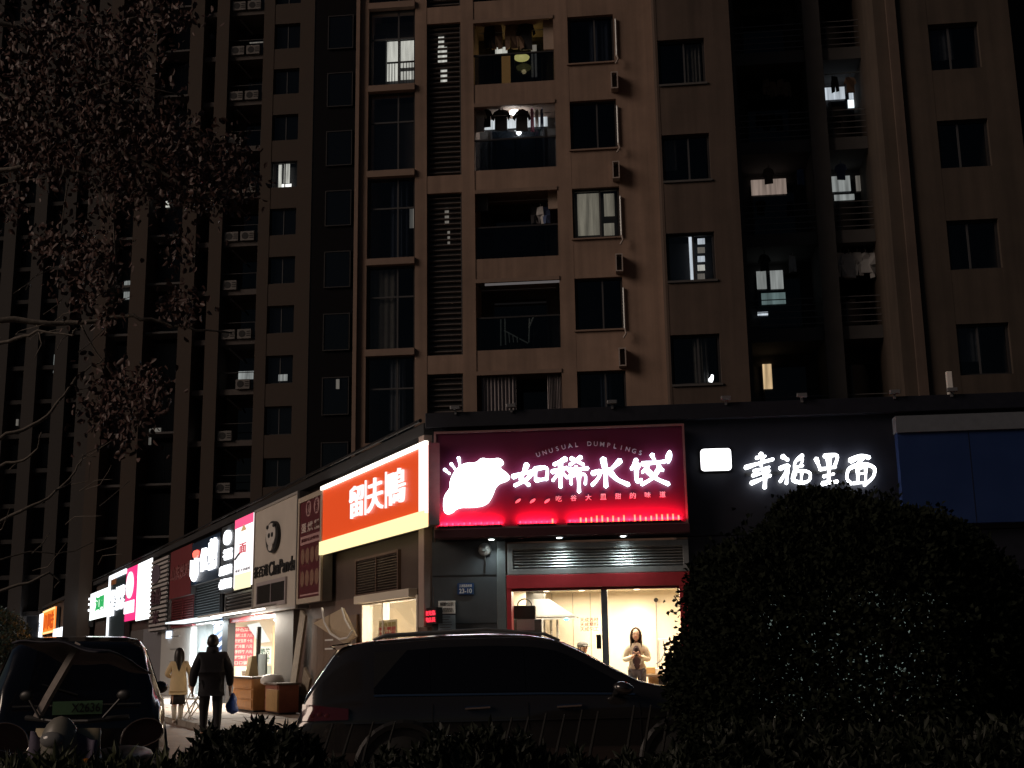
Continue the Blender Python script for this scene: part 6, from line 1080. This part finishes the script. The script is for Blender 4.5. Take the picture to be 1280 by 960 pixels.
# hedge and strap-leaved plants along the bottom
def hedge(x0, x1, Y, topf, label, n, dep=.5, m=leafh, ll=(.05, .085)):
    t = T(W, ((x0+x1)/2, Y, .05), 'hedge', label, 'hedge'); x = rng.uniform(x0, x1, n); y = Y+rng.uniform(-dep, dep, n); tz = np.array([topf(a) for a in x])*(1-.25*((y-Y)/dep)**2); z = tz*(1-np.abs(rng.normal(0, .16, n))); z = np.clip(z, .05, None)
    P = np.stack([x, y, z], 1); D = unit(n)+np.array([0, 0, .8]); leaf_part(t, 'foliage', P, D, unit(n), rng.uniform(ll[0]*.6, ll[1]*1.15, n), rng.uniform(.016, .040, n), m); mb = MB()
    for k in range(int((x1-x0)*5)): xx = random.uniform(x0, x1); mb.tube([(xx, Y, .04), (xx+random.uniform(-.1, .1), Y+random.uniform(-.2, .2), topf(xx)*.9)], [.012, .005], 5)
    t.part('stems', mb, barkm); return t
def hpx(px, py, Y): return at(px, py, Y)
def topline(tab, Y):
    xs = [hpx(a, b, Y).x for a, b in tab]; zs = [hpx(a, b, Y).z-.07 for a, b in tab]; return lambda x: float(np.interp(x, xs, zs))+.03*math.sin(x*23)+.03*math.sin(x*41+1)
Yh = 7.6
hedge(hpx(215, 930, Yh).x, hpx(410, 930, Yh).x, Yh, topline([(205, 960), (230, 932), (262, 908), (300, 898), (335, 893), (368, 903), (395, 922), (420, 945)], Yh), 'leafy dark hedge clump between the black car and the grey SUV', 9000)
hedge(hpx(400, 930, Yh).x, hpx(880, 930, Yh).x, Yh-.2, topline([(390, 945), (450, 945), (520, 922), (560, 903), (600, 898), (640, 906), (680, 926), (760, 944), (850, 930), (900, 905)], Yh-.2), 'long dark hedge in front of the grey SUV', 15000)
hedge(hpx(870, 930, Yh).x, hpx(1300, 930, Yh).x, Yh-.3, topline([(860, 910), (900, 895), (1000, 900), (1100, 905), (1300, 890)], Yh-.3), 'dark low planting below the round shrub', 11000)
hedge(hpx(-30, 950, 6.8).x, hpx(220, 950, 6.8).x, 6.8, topline([(-30, 950), (40, 948), (100, 944), (160, 950), (220, 955)], 6.8), 'low strip of grassy planting under the scooter', 5000, .35, mat('grass_leaf', (.05, .06, .025), .5, var=.4), (.08, .16))
# thin leaning stakes in front of the SUV
stk = mat('dark_stake', (.014, .013, .012), .7); Ys = 9.6
for i, (q, r_) in enumerate(((416, 905), (441, 905), (467, 902), (494, 902), (640, 897), (661, 896), (683, 891), (706, 893), (728, 887), (748, 889), (793, 882), (814, 881), (837, 881))):
    a = at(q, r_, Ys); single(W, (a.x-.12, Ys, 0), 'fence_stake', MB().tube([(a.x-.22, Ys, -.01), (a.x-.06, Ys, .75), a], [.014, .012, .008], 6), stk, ['first', 'second', 'third', 'fourth', 'fifth', 'sixth', 'seventh', 'eighth', 'ninth', 'tenth', 'eleventh', 'twelfth', 'thirteenth'][i]+' thin dark leaning stake from the left before the grey SUV', 'stake', 'leaning stakes before the grey SUV')
# autumn tree at the left
YL = 8.4; L_ = lambda px, py, dy=0: at(px, py, YL+dy)
tr = T(W, (L_(-150, 900).x, YL, 0), 'autumn_tree', 'bare branched autumn tree with reddish leaves at the left edge', 'tree'); tb_ = tr.b; fork = L_(-140, 620)
tr.part('trunk', MB().tube([(tb_.x, YL, 0), (tb_.x+.03, YL, 1.2), fork, L_(-110, 350), L_(-80, 60), L_(-70, -150)], [.14, .12, .10, .08, .06, .04], 12), barkm, smooth=True)
def limb(pts, r0, r1, d0=0., d1=.3):
    n_ = len(pts); P = [Vector(p) if not isinstance(p[0], (int, float)) or len(p) == 3 else L_(p[0], p[1], d0+(d1-d0)*i/(n_-1)) for i, p in enumerate(pts)]; Q = []
    for i in range(n_-1):
        for k in range(3): Q.append(P[i].lerp(P[i+1], k/3)+Vector((random.uniform(-1, 1), random.uniform(-1, 1), random.uniform(-1, 1)))*r0*.5)
    Q.append(P[-1]); tr.part('branch', MB().tube(Q, list(np.linspace(r0, r1, len(Q))), 6), barkm, smooth=True)
limb([(-112, 360), (-40, 390), (0, 400), (60, 404), (100, 405), (165, 396), (200, 403), (245, 412), (290, 416)], .028, .006)
limb([(-128, 520), (-40, 445), (0, 428), (30, 421), (48, 414), (90, 418), (96, 410)], .018, .004, 0, -.3); limb([(48, 414), (52, 430), (44, 448)], .006, .003, -.2, -.25)
limb([(-138, 610), (-60, 565), (0, 546), (30, 539), (58, 520), (75, 500), (90, 478), (105, 465), (132, 446)], .018, .004, 0, .2); limb([(90, 478), (98, 487), (112, 485)], .005, .003, .1, .15)
limb([(-138, 640), (-70, 600), (0, 582), (28, 575), (48, 560), (52, 540)], .015, .004, 0, -.2); limb([(-142, 720), (-80, 690), (0, 652), (40, 634), (70, 615), (95, 590), (104, 568)], .017, .004, 0, .1); limb([(100, 582), (104, 570), (120, 571)], .005, .003, .1, .1)
limb([(-145, 790), (-60, 755), (0, 739), (35, 728), (62, 716), (75, 725), (68, 735)], .015, .004, 0, .1); limb([(0, 700), (38, 689), (72, 692), (95, 688), (116, 678)], .006, .003, .3, .4); limb([(40, 692), (55, 677), (62, 666)], .005, .003, .3, .3)
limb([(-80, 60), (0, 120), (60, 150), (120, 175), (190, 210), (250, 240), (300, 235)], .03, .006, 0, -.4); limb([(-75, 0), (0, 30), (70, 40), (140, 30), (200, 10)], .025, .006, 0, .3); limb([(-100, 260), (0, 215), (45, 205), (110, 215), (140, 260), (145, 330)], .022, .005, 0, -.2); limb([(60, 150), (90, 120), (150, 100), (230, 120)], .012, .004, -.1, -.2); limb([(100, 405), (120, 440), (150, 480), (170, 520)], .008, .003, .2, .3); limb([(85, 230), (80, 260), (76, 290)], .006, .003, -.1, -.1); limb([(0, 232), (30, 226), (90, 218)], .008, .004, .1, .1)
for k in range(26): x_, y_ = random.uniform(-10, 130), random.uniform(360, 740); limb([(x_, y_), (x_+random.uniform(5, 22), y_-random.uniform(4, 16)), (x_+random.uniform(20, 46), y_-random.uniform(10, 36))], .004, .002, random.uniform(-.3, .5), random.uniform(-.3, .5))
blobs = [(60, 60, 75, 70, 330), (150, 60, 60, 60, 200), (20, 150, 50, 50, 160), (110, 150, 80, 50, 330), (210, 20, 40, 25, 60), (190, 170, 45, 40, 190), (240, 190, 45, 35, 210), (285, 215, 35, 40, 150), (230, 235, 60, 30, 190), (150, 230, 45, 35, 130), (70, 200, 60, 30, 140), (110, 330, 38, 55, 220), (60, 300, 25, 20, 40), (150, 500, 45, 45, 190), (190, 480, 22, 25, 50), (155, 545, 15, 15, 25), (225, 380, 30, 22, 70), (225, 310, 18, 30, 35), (10, 250, 20, 30, 40), (130, 395, 12, 12, 15)]
P = []
for bx_, by_, rx_, ry_, n_ in blobs:
    for _ in range(int(n_*3.4)): P.append(L_(bx_+rng.normal()*rx_*.55, by_+rng.normal()*ry_*.55, rng.normal()*.45))
P = np.array(P); n = len(P); D = unit(n)*.8+np.array([0, 0, -.8]); leaf_part(tr, 'crown', P, D, unit(n), rng.uniform(.034, .062, n), rng.uniform(.024, .042, n), leafr, fold=.3, rnd=True)
# distant bluish tree at the end of the street
fp = at(5, 790, 95); d2 = T(W, (fp.x, fp.y, 0), 'street_tree', 'distant leafy tree at the far end of the shop street', 'tree'); d2.part('trunk', MB().tube([(fp.x, fp.y, 0), (fp.x+.1, fp.y, 2.6), (fp.x, fp.y, 4.5)], [.22, .16, .08], 8), barkm)
n = 5000; u = unit(n); P = np.stack([fp.x-.5+u[:, 0]*2.6*rng.random(n)**.4, fp.y+u[:, 1]*2*rng.random(n)**.4, 3.0+u[:, 2]*2.4*rng.random(n)**.4], 1); leaf_part(d2, 'crown', P, unit(n), unit(n), rng.uniform(.2, .34, n), rng.uniform(.1, .18, n), mat('street_leaf', (.05, .11, .09), .5, var=.4))
